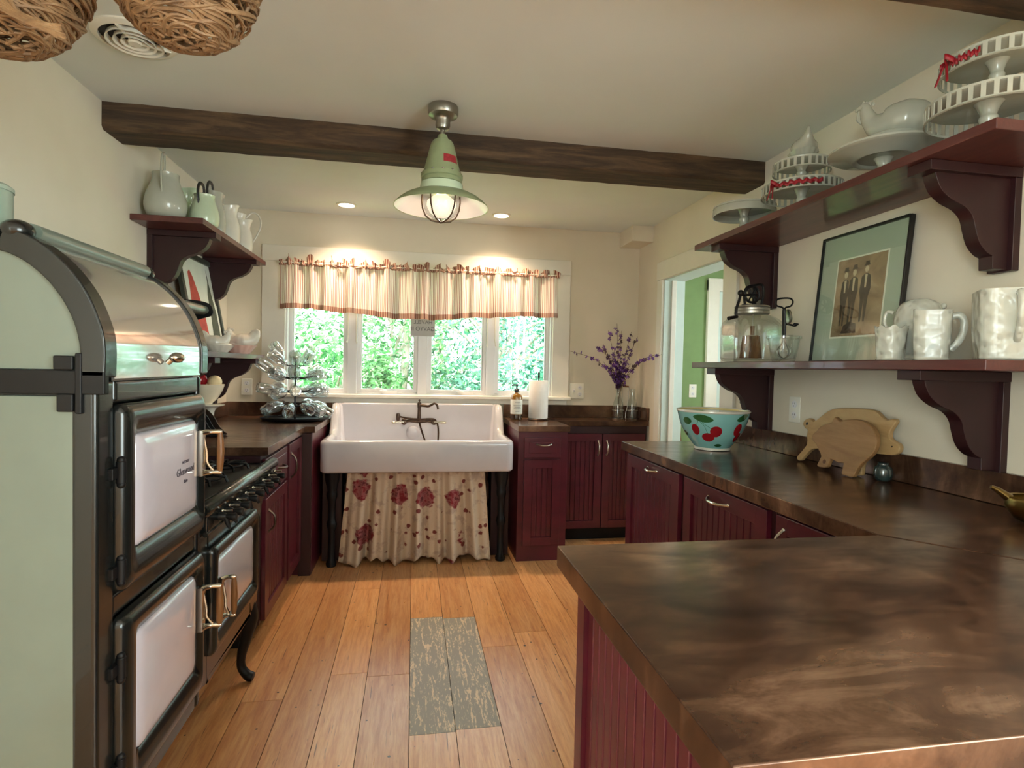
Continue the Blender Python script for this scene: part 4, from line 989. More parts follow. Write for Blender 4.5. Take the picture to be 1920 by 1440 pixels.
def cake_stand(label, x, y, z, r, h, ribbon=None, pierced=True, foot=0.42, group='white cake stands on the upper right shelf', skirt=0.028, mat='milkgrey', smooth_plate=False):
    t = thing('cake_stand', label, 'cake stand', (x, y, z), group); c = (x, y, z)
    f = r*foot
    mb = MB(); mb.lathe(spline2([(f, 0), (f, 0.006), (f*0.92, 0.014), (f*0.55, 0.028), (f*0.36, h*0.45), (f*0.42, h*0.62), (f*0.34, h*0.72), (f*0.5, h*0.92), (f*0.62, h)], 3), c, 36); mb.build('pedestal', M[mat], t, angle=50)
    if smooth_plate:
        mb = MB(); mb.lathe([(0, h-.002), (f*0.62, h-.002), (r*0.46, h+.0), (r*0.50, h-0.008), (r*0.56, h-0.008), (r*0.62, h+0.004), (r*0.95, h+0.012), (r, h+0.018), (r, h+0.024), (r*0.96, h+0.024), (r*0.6, h+0.016), (0, h+0.012)], c, 60)
        mb.build('plate', M[mat], t, angle=50); return t
    mb = MB(); mb.lathe([(0, h), (r*0.97, h), (r, h+0.003), (r, h+0.009), (r*0.97, h+0.010), (0, h+0.008)], c, 60)
    p = mb.build('plate', M[mat], t, angle=50)
    if pierced:
        mb = MB(); n = int(2*pi*r/0.026)
        za, zb = h-skirt, h+0.004
        mb.lathe([(r, za), (r+0.0015, za-0.004), (r-0.003, za-0.006), (r-0.004, za), (r, za)], c, 60, cap=False)
        for i in range(n):
            a = 2*pi*i/n; w_ = 0.0055
            ca, sa = cos(a), sin(a)
            vs = []
            for (dr, dt, zz) in ((-0.003, -w_, za), (0, -w_, za), (0, w_, za), (-0.003, w_, za), (-0.003, -w_, zb), (0, -w_, zb), (0, w_, zb), (-0.003, w_, zb)):
                vs.append((x+(r+dr)*ca-dt*sa, y+(r+dr)*sa+dt*ca, z+zz))
            mb.add(vs, [(0,3,2,1), (4,5,6,7), (0,1,5,4), (1,2,6,5), (2,3,7,6), (3,0,4,7)])
        mb.build('pierced_rim', M[mat], p, angle=50)
    else:
        mb = MB(); mb.lathe([(r-0.004, h), (r+.001, h-0.012), (r+0.001, h-skirt), (r-0.003, h-skirt), (r-0.006, h)], c, 60, cap=False); mb.build('rim', M[mat], p)
    if ribbon:
        a0, a1 = ribbon
        mb = MB(); zz = h-skirt*0.5
        mb.grid(lambda u, w: (x+(r+0.0025+0.002*sin(u*60))*cos(rad(a0+(a1-a0)*u)), y+(r+0.0025+0.002*sin(u*60))*sin(rad(a0+(a1-a0)*u)), z+zz-0.008+0.016*w+0.004*sin(u*40)), 40, 2)
        am = rad(a0); bx, by = x+(r+0.008)*cos(am), y+(r+0.008)*sin(am)
        for s_ in (-1, 1):
            mb.grid(lambda u, w, s_=s_: (bx+s_*0.012*sin(u*pi)*1.6-0.004, by+s_*0.022*u-0.01*w*0, z+zz-0.008+0.016*w+0.012*sin(u*pi)), 10, 2)
            mb.grid(lambda u, w, s_=s_: (bx-0.006-0.010*u, by+s_*(0.004+0.014*u)+0.008*w, z+zz-0.055*u), 8, 2)
        mb.build('ribbon', M['redribbon'], p, solid=0.0012)
    return t
ZS = 1.956
cake_stand('plain-rimmed white cake stand at the far end of the upper right shelf', 1.546, 2.52, ZS, 0.142, 0.125, pierced=False, foot=0.36, skirt=0.034)
cake_stand('pierced white cake stand with dark red ribbon, lower of the middle pair', 1.590, 2.17, ZS, 0.156, 0.118, ribbon=(196, 262), foot=0.32)
cake_stand('small pierced cake stand stacked under the little hen dish', 1.575, 2.155, ZS+0.1285, 0.110, 0.080, foot=0.42, group='white cake stands on the upper right shelf')
hen_dish('small white hen dish on top of the stacked middle cake stands', 1.580, 2.155, ZS+0.2175, -115, 0.78, 'milkgrey', 'milkgrey')
cake_stand('wide smooth white cake plate on pedestal carrying the turkey dish', 1.598, 1.755, ZS, 0.172, 0.10, smooth_plate=True, foot=0.30)
hen_dish('large off-white turkey-shaped covered dish on the wide smooth cake plate', 1.62, 1.745, ZS+0.1155, -48, 0.98, 'milkgrey', 'milkgrey', turkey=True)
cake_stand('large pierced white cake stand nearest the camera, lower of the pair', 1.572, 1.365, ZS, 0.148, 0.110, foot=0.38, skirt=0.032)
cake_stand('pierced white cake stand with red bow, stacked top right by the beam', 1.585, 1.358, ZS+0.1195, 0.132, 0.105, ribbon=(172, 205), foot=0.34)

# white ware on the lower right shelf
def embossed(name, sc=26, st=0.5):
    k = N(name); k.set(Roughness=0.25, Coat_Weight=0.3); k.b.inputs['Base Color'].default_value = S(198,198,186)
    v = k.coords(); vo = k.node('ShaderNodeTexVoronoi'); vo.feature = 'SMOOTH_F1'; vo.inputs['Scale'].default_value = sc; k.link(v, vo.inputs['Vector'])
    k.bump(vo.outputs['Distance'], st, 0.012); return k.m
M['emb'] = embossed('embossed_milk_glass', 40, 0.9); M['emb2'] = embossed('deeply_embossed_milk_glass', 38, 1.0)
t = thing('creamer', 'small scalloped milk glass jar in front of the framed photograph', 'jar', (1.556, 1.648, Z2))
mb = MB(); c = (1.556, 1.648, Z2)
mb.lathe([(0.038, 0), (0.042, 0.005), (0.038, 0.010), (0.042, 0.04), (0.044, 0.085), (0.048, 0.112), (0.045, 0.112), (0.041, 0.085), (0.036, 0.02), (0, 0.015)], c, 48, wob=lambda a, i: 1+0.02*sin(8*a))
mb.v = [Vector((p.x, p.y, p.z+(0.006*sin(8*math.atan2(p.y-c[1], p.x-c[0])) if p.z > Z2+0.10 else 0))) for p in mb.v]
mb.build('body', M['emb2'], t, angle=70)
jx, jy = 1.690, 1.678
t = thing('milk_glass_jug', 'round white milk glass jug standing behind the square mug', 'jug', (jx, jy, Z2))
MB().lathe(spline2([(0.04, 0), (0.046, 0.008), (0.038, 0.02), (0.056, 0.06), (0.072, 0.12), (0.070, 0.16), (0.056, 0.195), (0.03, 0.212), (0, 0.214)], 4), (jx, jy, Z2), 44).build('body', M['emb'], t)
MB().tube(spline([(jx-0.052, jy+0.050, Z2+0.17), (jx-0.064, jy+0.068, Z2+0.172), (jx-0.066, jy+0.070, Z2+0.13), (jx-0.05, jy+0.045, Z2+0.08)], 5), 0.006, 8).build('handle', M['emb'], t)
MB().ball((jx+0.046, jy-0.048, Z2+0.188), (0.008, 0.008, 0.010), 10, 8).build('spout_tip', M['emb'], t)
pitcher('square white milk glass mug with handle, beside the scalloped jar', 1.585, 1.525, Z2, [(0.042, 0), (0.047, 0.006), (0.044, 0.012), (0.047, 0.05), (0.049, 0.10), (0.050, 0.145), (0.050, 0.155)], 'emb', rot=134, lip=0.0, sq=5, group='white ware on the lower right shelf', name='mug', cat='mug',
        handle={'pts': [(-0.044, 0.135), (-0.066, 0.140), (-0.078, 0.115), (-0.070, 0.07), (-0.046, 0.035)], 'r': 0.010, 'sq': 0.8})
pitcher('large square milk glass pitcher at the right edge, nearest the camera', 1.632, 1.328, Z2, [(0.066, 0), (0.073, 0.006), (0.073, 0.02), (0.077, 0.08), (0.079, 0.15), (0.080, 0.195)], 'emb2', rot=51, lip=0.0, sq=6, group='white ware on the lower right shelf',
        handle={'pts': [(-0.074, 0.180), (-0.098, 0.178), (-0.108, 0.13), (-0.095, 0.08), (-0.072, 0.055)], 'r': 0.009})

# ================================================================ churn, beater, framed photograph
cx, cy = 1.553, 2.44
t = thing('butter_churn', 'square glass butter churn jar with black crank gear and wooden paddle', 'butter churn', (cx, cy, Z2))
def sqloop(r, z, n=8, p=5.0, N_=48):
    out = []
    for j in range(N_):
        a = 2*pi*j/N_; ca, sa = cos(a), sin(a); m_ = (abs(ca)**p+abs(sa)**p)**(-1/p); out.append((cx+r*m_*ca, cy+r*m_*sa, z))
    return out
mb = MB(); L = []
for r, z, p in ((0.09, 0.002, 4), (0.104, 0.006, 5), (0.110, 0.018, 6), (0.112, 0.10, 6), (0.112, 0.165, 6), (0.106, 0.19, 4.5), (0.092, 0.208, 3), (0.074, 0.220, 2.2), (0.070, 0.226, 2), (0.070, 0.236, 2)):
    L.append(sqloop(r, Z2+z, p=p))
for r, z, p in ((0.067, 0.234, 2), (0.070, 0.219, 2.2), (0.088, 0.205, 3), (0.108, 0.165, 6), (0.108, 0.02, 6), (0.095, 0.012, 4)): L.append(sqloop(r, Z2+z, p=p))
mb.loft(L); mb.build('glass_jar', M['jar'], t, angle=60)
MB().lathe([(0.071, 0.226), (0.078, 0.226), (0.078, 0.236), (0.075, 0.238), (0.078, 0.241), (0.078, 0.250), (0.074, 0.254), (0.078, 0.256), (0.076, 0.262), (0, 0.264)], (cx, cy, Z2), 40).build('screw_lid', M['galv'], t)
mb = MB(); z = Z2+0.262
mb.box(cx-0.045, cy-0.015, z, cx+0.045, cy+0.015, z+0.008)
mb.tube(spline([(cx-0.035, cy, z), (cx-0.042, cy, z+0.05), (cx-0.03, cy, z+0.085), (cx+0.01, cy, z+0.098), (cx+0.05, cy, z+0.10), (cx+0.055, cy, z+0.05), (cx+0.045, cy, z)], 5), 0.006, 8)
mb.tube([(cx+0.01, cy, z), (cx+0.01, cy, z+0.095)], [0.010, 0.008], 8)
g = mb.build('gear_frame', M['castblack'], t)
mb = MB(); mb.tube([(cx-0.012+0.036*cos(rad(a)), cy-.016, z+0.052+0.036*sin(rad(a))) for a in range(0, 360, 15)], 0.006, 6, closed=True)
for a in (0, 60, 120): mb.tube([(cx-0.012-0.034*cos(rad(a)), cy-.016, z+0.052-0.034*sin(rad(a))), (cx-0.012+0.034*cos(rad(a)), cy-.016, z+0.052+0.034*sin(rad(a)))], 0.004, 6)
mb.build('gear_wheel', M['castblack'], g)
mb = MB(); mb.tube([(cx-0.012, cy-.016, z+0.050), (cx-0.075, cy-.03, z+0.045)], 0.005, 8); mb.ball((cx-0.078, cy-.03, z+0.055), 0.014, 12, 8)
mb.tube(spline([(cx-0.078, cy-.03, z+0.050), (cx-0.088, cy-.035, z+0.02), (cx-0.103, cy-.04, z-0.02), (cx-0.104, cy-.04, z-0.055)], 4), 0.0065, 8)
mb.tube([(cx-0.098, cy-.04, z-0.055), (cx-0.150, cy-.055, z-0.066)], [0.007, 0.009], 10)
mb.build('crank', M['castblack'], g)
MB().tube([(cx+0.006, cy, z), (cx+0.006, cy, Z2+0.165)], 0.003, 8).build('dasher_rod', M['steel'], t)
mb = MB(); mb.tube([(cx+0.006, cy, Z2+0.17), (cx+0.006, cy, Z2+0.128)], [0.010, 0.011], 10)
mb.prism([(-0.058, 0.020), (0.058, 0.020), (0.045, 0.125), (-0.038, 0.125)], 'y', -0.004, 0.004)
mb.v = [v_ if v_.z > Z2 else v_ for v_ in mb.v]
n0 = len(mb.v)-8
for i in range(n0, len(mb.v)):
    p = mb.v[i]; a = rad(25); mb.v[i] = Vector((cx+p.x*cos(a)-p.y*sin(a), cy+p.x*sin(a)+p.y*cos(a), Z2+p.z))
mb.prism([(-0.055, 0.020), (0.055, 0.020), (0.042, 0.125), (-0.042, 0.125)], 'y', -0.004, 0.004)
for i in range(len(mb.v)-8, len(mb.v)):
    p = mb.v[i]; a = rad(115); mb.v[i] = Vector((cx+p.x*cos(a)-p.y*sin(a), cy+p.x*sin(a)+p.y*cos(a), Z2+p.z))
mb.build('wooden_paddle', M['handlewood'], t)

cx, cy = 1.572, 2.225
solo('glass_cup', MB().lathe([(0.034, 0.0), (0.044, 0.003), (0.048, 0.012), (0.058, 0.06), (0.063, 0.098), (0.070, 0.102), (0.070, 0.112), (0.064, 0.114), (0.060, 0.098), (0.055, 0.06), (0.044, 0.016), (0, 0.010)], (cx, cy, Z2), 40), M['jar'], 'clear glass beater cup holding the hand egg beater', 'cup', (cx, cy, Z2), angle=50)
t = thing('egg_beater', 'black metal hand crank egg beater standing in the glass cup', 'egg beater', (cx, cy, Z2+.012))
MB().tube([(cx, cy, Z2+0.105), (cx-0.002, cy, Z2+0.16), (cx-0.004, cy, Z2+0.225)], [(0.010, 0.007)]*3, 8).build('frame', M['castblack'], t)
MB().tube(spline([(cx-0.006, cy, Z2+0.222), (cx-0.012, cy, Z2+0.235), (cx-0.040, cy, Z2+0.242), (cx-0.046, cy, Z2+0.258), (cx-0.03, cy, Z2+0.272), (cx+0.02, cy, Z2+0.276), (cx+0.036, cy, Z2+0.262), (cx+0.026, cy, Z2+0.243), (cx+0.002, cy, Z2+0.235), (cx-0.002, cy, Z2+0.222)], 4), 0.0038, 8).build('loop_handle', M['castblack'], t)
w_ = MB().tube([(cx+0.014+0.006*cos(rad(a)), cy+0.0+0.030*cos(rad(a)), Z2+0.195+0.030*sin(rad(a))) for a in range(0, 360, 15)], 0.004, 6, closed=True)
w_.lathe([(0, 0), (0.028, 0.0), (0.028, 0.003), (0, 0.003)], (cx+0.013, cy, Z2+0.195), 24, M=Matrix.Rotation(rad(78), 3, 'Y'))
gw = w_.build('gear_wheel', M['steel'], t)
mb = MB(); mb.tube([(cx+0.010, cy, Z2+0.165), (cx+0.040, cy-.005, Z2+0.160)], 0.004, 8); mb.tube([(cx+0.036, cy-.005, Z2+0.158), (cx+0.045, cy-.006, Z2+0.163), (cx+0.06, cy-.008, Z2+0.166)], [0.004, 0.009, 0.004], 10); mb.build('crank_knob', M['castblack'], gw)
for k_ in range(2):
    a = rad(20+90*k_)
    MB().tube(spline([(cx, cy, Z2+0.11), (cx+0.010*cos(a), cy+0.010*sin(a), Z2+0.085), (cx+0.030*cos(a), cy+0.030*sin(a), Z2+0.055), (cx+0.026*cos(a), cy+0.026*sin(a), Z2+0.030), (cx, cy, Z2+0.018), (cx-0.026*cos(a), cy-0.026*sin(a), Z2+0.030), (cx-0.030*cos(a), cy-0.030*sin(a), Z2+0.055), (cx-0.010*cos(a), cy-0.010*sin(a), Z2+0.085), (cx, cy, Z2+0.11)], 4), 0.0022, 6).build('beater_loop', M['steel'], t)

# framed photograph leaning on the right wall
t = thing('framed_photograph', 'black-framed sepia photograph with wide mat leaning on the lower right shelf', 'picture', (0,0,0))
PW, PH = 0.45, 0.535
# local: u along the wall (from far end), w up the picture, v out of the picture
mb = MB(); b = 0.008
mb.box(0, 0, 0, b, 0.018, PH); mb.box(PW-b, 0, 0, PW, 0.018, PH); mb.box(b, 0, 0, PW-b, 0.018, b); mb.box(b, 0, PH-b, PW-b, 0.018, PH); mb.box(b, 0.0, b, PW-b, 0.003, PH-b)
fr = mb.build('frame', M['blackpl'], t, bevel=0.0015)
k = N('grey_picture_mat'); k.set(Roughness=0.9); k.b.inputs['Base Color'].default_value = S(176,184,168); matm = k.m
MB().box(b, 0.003, b, PW-b, 0.008, PH-b).build('mat_board', matm, fr)
MB().box(0.098, 0.008, 0.100, PW-0.088, 0.0088, PH-0.105).build('mat_bevel', M['plate_white'], fr)
k = N('sepia_photograph'); k.set(Roughness=0.6)
v = k.coords((1,1,1)); f = k.noise(v, 9, 6, 0.6, 0.5)
k.col(k.ramp(f, [(0.3, S(118,92,70)), (0.55, S(164,134,104)), (0.75, S(188,160,130))])); sep = k.m
ph = MB().box(0.105, 0.0088, 0.107, PW-0.095, 0.0094, PH-0.112).build('photo_print', sep, fr)
# generic old-time group: standing men and a dog, as printed tone shapes
dk = plain('dark_sepia_print', S(74,58,48), 0.6, var=0.3, sc=60); lt = plain('light_sepia_print', S(206,188,160), 0.6, var=0.1, sc=60)
def blob(mb, pts, y=0.0096): mb.add([(p[0], y, p[1]) for p in pts], [tuple(range(len(pts)))])
mb = MB()
for (x, w2, z0, z1) in ((0.155, 0.022, 0.15, 0.34), (0.20, 0.026, 0.155, 0.345), (0.262, 0.028, 0.16, 0.35)):
    blob(mb, [(x-w2*.5, z0), (x-w2*.2, z0), (x, z0+.09), (x+w2*.2, z0), (x+w2*.5, z0), (x+w2*.7, z1-.09), (x+w2, z1-.06), (x+w2*.8, z1-.01), (x+w2*.3, z1), (x-w2*.3, z1), (x-w2*.8, z1-.01), (x-w2, z1-.07), (x-w2*.7, z1-.1)])
    blob(mb, [(x-.018, z1+.032), (x+.018, z1+.032), (x+.011, z1+.037), (x+.009, z1+.05), (x-.009, z1+.05), (x-.011, z1+.037)])
blob(mb, [(0.16, 0.118), (0.17, 0.15), (0.20, 0.165), (0.235, 0.155), (0.24, 0.118)])
mb.build('figures_print', dk, ph, smooth=False)
mb = MB()
for (x, z1) in ((0.155, 0.34), (0.20, 0.345), (0.262, 0.35)):
    blob(mb, [(x+.010*cos(rad(a)), z1+0.018+.013*sin(rad(a))) for a in range(0, 360, 30)], 0.0097)
    blob(mb, [(x-.004, z1-.055), (x+.004, z1-.055), (x+.006, z1-.003), (x-.006, z1-.003)], 0.0098)
mb.build('faces_print', lt, ph, smooth=False)
MB().box(b, 0.010, b, PW-b, 0.0115, PH-b).build('cover_glass', M['glass'], fr, smooth=False)
lean = math.asin(0.050/PH)
Mt = Matrix.Translation((1.708, 2.235, Z2+.001)) @ Matrix.Rotation(rad(-90), 4, 'Z') @ Matrix.Rotation(-lean, 4, 'X')
# local x -> -Y, local y (out) -> -X
Mt = Matrix.Translation((1.716, 2.232, Z2+.001)) @ Matrix(((0, -1, 0, 0), (-1, 0, 0, 0), (0, 0, 1, 0), (0, 0, 0, 1))) @ Matrix.Rotation(lean, 4, 'X')
t.matrix_world = Mt

# picture leaning on the lower left shelf
t = thing('framed_painting', 'dark-framed painting with red and black figures leaning on the lower left shelf', 'picture', (0,0,0))
PW, PH = 0.56, 0.58; b = 0.030
mb = MB(); mb.box(0, 0, 0, b, 0.022, PH); mb.box(PW-b, 0, 0, PW, 0.022, PH); mb.box(b, 0, 0, PW-b, 0.022, b); mb.box(b, 0, PH-b, PW-b, 0.022, PH); mb.box(b, 0, b, PW-b, 0.004, PH-b)
fr = mb.build('frame', plain('dark_green_black_frame', S(52,56,48), 0.4, var=0.3), t, bevel=0.003)
can = MB().box(b, 0.004, b, PW-b, 0.010, PH-b).build('canvas', plain('pale_painted_canvas', S(208,212,204), 0.8, var=0.06, sc=6), fr)
mb = MB(); y_ = 0.0104
mb.add([(p[0], y_, p[1]) for p in [(0.06, 0.03), (0.30, 0.03), (0.29, 0.20), (0.25, 0.34), (0.20, 0.44), (0.165, 0.48), (0.13, 0.46), (0.125, 0.38), (0.10, 0.24)]], [tuple(range(9))]); mb.build('red_shape', plain('muted_red_paint', S(176,70,62), 0.8, var=0.2, sc=30), can, smooth=False)
mb = MB(); mb.add([(p[0], y_, p[1]) for p in [(0.36, 0.03), (0.50, 0.03), (0.50, 0.25), (0.47, 0.36), (0.455, 0.44), (0.445, 0.53), (0.435, 0.44), (0.40, 0.36), (0.39, 0.22)]], [tuple(range(9))]); mb.build('dark_shape', plain('dark_olive_paint', S(70,74,62), 0.8, var=0.4, sc=30), can, smooth=False)
lean = math.asin(0.105/PH)
t.matrix_world = Matrix.Translation((-1.200, 3.385, Z2+.001)) @ Matrix(((0, 1, 0, 0), (1, 0, 0, 0), (0, 0, 1, 0), (0, 0, 0, 1))) @ Matrix.Rotation(lean, 4, 'X')

# ================================================================ window valance and sign
k = N('striped_valance_cloth'); k.n.remove(k.b)
tc = k.node('ShaderNodeAttribute'); tc.attribute_name = 'stripe'
s1 = k.math('SINE', k.math('MULTIPLY', tc.outputs['Fac'], 620.0)); f = k.ramp(k.math('MULTIPLY_ADD', s1, 0.5), [(0.60, (0,0,0,1)), (0.72, (1,1,1,1))]); 
s1.node.id_data
for nd in k.n:
    if nd.type == 'MATH' and nd.operation == 'MULTIPLY_ADD': nd.inputs[2].default_value = 0.5
c = k.mix(f, S(240,228,218), S(170,112,102))
df = k.node('ShaderNodeBsdfDiffuse'); tl = k.node('ShaderNodeBsdfTranslucent'); k.link(c, df.inputs[0]); k.link(c, tl.inputs[0])
mx = k.node('ShaderNodeMixShader'); mx.inputs[0].default_value = 0.26; k.link(df.outputs[0], mx.inputs[1]); k.link(tl.outputs[0], mx.inputs[2]); k.link(mx.outputs[0], k.out.inputs[0])
M['valance'] = k.m; M['valance2'] = k.m.copy(); M['valance2'].name = 'doubled_valance_cloth'
for nd in M['valance2'].node_tree.nodes:
    if nd.type == 'MIX_SHADER': nd.inputs[0].default_value = 0.12
    if nd.type == 'MIX': nd.inputs[6].default_value = S(196,168,150); nd.inputs[7].default_value = S(116,58,50)
R = random.Random(5); ph = [R.uniform(0, 6.28) for _ in range(10)]
def fold(u): return 0.015*sin(u*95+ph[0])+0.012*sin(u*61+ph[1])+0.012*sin(u*143+ph[2])
vx0, vx1 = -0.945, 1.082
def val(u, w):   # w 0 bottom .. 1 rod
    x = vx0+(vx1-vx0)*u+0.004*sin(u*240+ph[3])*(1-w)
    zb = 1.690-0.055*math.exp(-((u-0.47)/0.26)**2)+0.004*sin(u*33+ph[4])-0.01*max(0, 0.04-u)/0.04*0
    y = 4.262-fold(u)*(1.35-0.35*w)-0.012*(1-w)
    return (x, y, zb+(1.992-zb)*w)
def head(u, w):
    x = vx0+(vx1-vx0)*u+0.010*sin(u*310+ph[5])*w+0.004*sin(u*190+ph[6])
    zt = 2.034+0.015*sin(u*170+ph[7])+0.013*sin(u*263+ph[8])+0.010*sin(u*97+ph[9])
    bulge = 0.014*sin(pi*min(1, w*2)) if w < 0.5 else 0.0
    y = 4.258-bulge-0.011*sin(u*260+ph[5])*(0.5+w)-0.007*sin(u*411)
    return (x, y, 1.985+(zt-1.985)*w)
t = thing('window_valance', 'gathered striped cream and rust valance across the top of the window', 'curtain', (0.07, 4.26, 2.02))
def cloth(fn, nu, nv, name, gather=1.9, mat='valance'):
    mb = MB(); mb.grid(fn, nu, nv); o = mb.build(name, M[mat], t, angle=180)
    me = o.data; at = me.attributes.new('stripe', 'FLOAT', 'POINT')
    at.data.foreach_set('value', [(i % (nu+1))/nu*(vx1-vx0)*gather*0.52 for i in range(len(me.vertices))] if len(me.vertices) == (nu+1)*(nv+1) else [v_.co.x*gather*0.52 for v_ in me.vertices]); return o
v_ = cloth(val, 520, 10, 'cloth')
cloth(lambda u, w: (val(u, w*0.115)[0], val(u, w*0.115)[1]-0.003, val(u, w*0.115)[2]-0.001), 520, 2, 'hem', 1.9, 'valance2')
cloth(head, 620, 8, 'gathered_heading', 2.6, 'valance2')
MB().tube([(vx0-.004, 4.345, 2.008), (vx0-.004, 4.258, 2.008), (vx1+.004, 4.258, 2.008), (vx1+.004, 4.345, 2.008)], (0.0055), 8).build('curtain_rod', M['plate_white'], t)
# sign hanging in the window, seen from behind
t = thing('window_sign', 'small grey paper sign with reversed lettering hanging below the valance', 'sign', (0.065, 4.372, 1.585))
MB().box(-0.025, 4.371, 1.522, 0.155, 4.373, 1.66).build('card', plain('grey_translucent_card', S(170,168,166), 0.7, var=0.03), t)
sg = plain('faded_grey_lettering', S(92,90,94), 0.8)
text('lettering', 'HAVELL', 0.040, sg, t, lambda p: (0.065+p[0]*1.0, 4.3705-p[1], 1.626+p[2]), mirror=True)
text('lettering', 'GAVYO II', 0.046, sg, t, lambda p: (0.065+p[0]*0.9, 4.3705-p[1], 1.575+p[2]), mirror=True)

# ================================================================ outlets
def outlet(label, T, u, z, w=0.075, h=0.12, switch=False):
    P0 = Vector(T((u, 0, z)))
    t = thing('wall_outlet', label, 'electrical outlet', P0, 'white wall outlets')
    mb = MB(T); mb.box(u-w/2, 0.0005, z-h/2, u+w/2, 0.006, z+h/2); mb.build('cover_plate', M['plate_white'], t, bevel=0.003)
    us = u+(0.024 if switch else 0)
    for dz in (-0.026, 0.026):
        mb = MB(T); poly = [(us+0.017*cos(rad(a)), z+dz+0.0165*sin(rad(a))) for a in range(0, 360, 15)]
        mb.T = lambda p: T((p[0], p[2], p[1])); mb.prism([(a, b) for a, b in poly], 'z', 0.005, 0.0085)
        so = mb.build('socket', M['vinyl'], t)
        mb = MB(T)
        for dx in (-0.006, 0.006): mb.box(us+dx-0.0012, 0.008, z+dz-0.001, us+dx+0.0012, 0.0092, z+dz+0.008)
        mb.tube([(us, 0.008, z+dz-0.008), (us, 0.0092, z+dz-0.008)], 0.0024, 8); mb.build('slots', M['blackpl'], so)
    if switch:
        mb = MB(T); mb.box(u-0.032, 0.005, z-0.012, u-0.018, 0.010, z+0.012); mb.tube([(u-0.025, 0.008, z), (u-0.025, 0.020, z+0.010)], 0.004, 6); mb.build('toggle', M['vinyl'], t)
outlet('white double outlet left of the window casing above the jar rack', FB(YB), -1.18, 1.12)
outlet('white combined switch and outlet plate right of the window', FB(YB), 1.28, 1.124, 0.118, 0.122, True)
outlet('white double outlet on the right wall under the lower shelf', FR(XR), 2.41, 1.13, 0.078, 0.122)
outlet('small white outlet on the green wall seen through the doorway', FB(4.62), 2.40, 1.13, 0.07, 0.115)
t = thing('latch_plate', 'tiny dark metal latch on the right wall beside the door casing', 'latch', (XR, 2.845, 1.13))
mb = MB(); mb.box(XR-0.004, 2.835, 1.118, XR-.0003, 2.852, 1.142); mb.tube([(XR-0.004, 2.845, 1.135), (XR-0.016, 2.845, 1.135), (XR-0.018, 2.83, 1.128)], 0.003, 6); mb.build('latch', M['castblack'], t)

# ================================================================ jar drying rack on the left worktop
rx, ry, rz = -0.775, 3.985, 0.915
t = thing('drying_rack', 'black metal bottle tree rack with oval tray, standing left of the sink', 'drying rack', (rx, ry, rz))
mb = MB(); mb.lathe([(0, 0.002), (0.17, 0.002), (0.185, 0.010), (0.190, 0.022), (0.184, 0.022), (0.176, 0.012), (0, 0.010)], (rx, ry, rz), 48, sx=1.15, sy=0.85); mb.build('tray', M['castblack'], t)
MB().tube([(rx, ry, rz+0.010), (rx, ry, rz+0.40)], 0.006, 8).build('pole', M['castblack'], t)
jars = []
tiers = [(0.105, 0.110, 11, 8), (0.195, 0.100, 10, 30), (0.285, 0.085, 8, 8), (0.365, 0.055, 6, 40)]
for ti, (z, r, n, a0) in enumerate(tiers):
    MB().tube([(rx+r*cos(rad(a)), ry+r*sin(rad(a)), rz+z) for a in range(0, 360, 15)], 0.004, 6, closed=True).build('ring', M['castblack'], t)
    for j in range(n):
        a = rad(a0+360*j/n); el = rad((-16, 6, 24, 46)[ti]+((j*37+ti*3) % 5-2)*6)
        d = Vector((cos(a)*cos(el), sin(a)*cos(el), sin(el))); b = Vector((rx+r*cos(a), ry+r*sin(a), rz+z))
        MB().tube([(rx+r*0.25*cos(a), ry+r*0.25*sin(a), rz+z-0.012), b, b+d*0.075], 0.0024, 6).build('prong', M['castblack'], t)
        jars.append((b+d*0.012, d, ti, j))
MB().tube([(rx+0.105*cos(rad(a)), ry+0.09*sin(rad(a)), rz+0.03) for a in range(0, 360, 20)], 0.004, 6, closed=True).build('base_ring', M['castblack'], t)
# jar prototypes: neck inverted over a prong, base outwards
def jar_mesh(kind):
    if kind == 0: pr = [(0.017, 0), (0.019, 0.004), (0.019, 0.018), (0.017, 0.020), (0.020, 0.030), (0.029, 0.042), (0.031, 0.055), (0.031, 0.115), (0.028, 0.122), (0.020, 0.124), (0.018, 0.119), (0, 0.117)]
    elif kind == 1: pr = [(0.022, 0), (0.024, 0.004), (0.024, 0.014), (0.030, 0.024), (0.033, 0.034), (0.033, 0.088), (0.029, 0.095), (0.022, 0.096), (0.020, 0.091), (0, 0.090)]
    else: pr = [(0.012, 0), (0.014, 0.004), (0.012, 0.010), (0.012, 0.035), (0.020, 0.058), (0.030, 0.075), (0.033, 0.095), (0.033, 0.150), (0.028, 0.158), (0.018, 0.158), (0.015, 0.150), (0, 0.148)]
    inner_ = [(max(r-0.0028, 0), z) for r, z in pr[:-4]]+[(pr[-5][0]-0.004, pr[-5][1]-0.004), (0, pr[-1][1]-0.006)]
    pr = [(r*1.12, z*1.08) for r, z in pr]; inner_ = [(r*1.12, z*1.08) for r, z in inner_]
    mb = MB(); mb.lathe(pr[::-1], (0,0,0), 20, cap=False); mb.lathe(inner_, (0,0,0), 20, cap=False)
    return mb
skip = {(0, 6), (1, 4)}
protos = {}
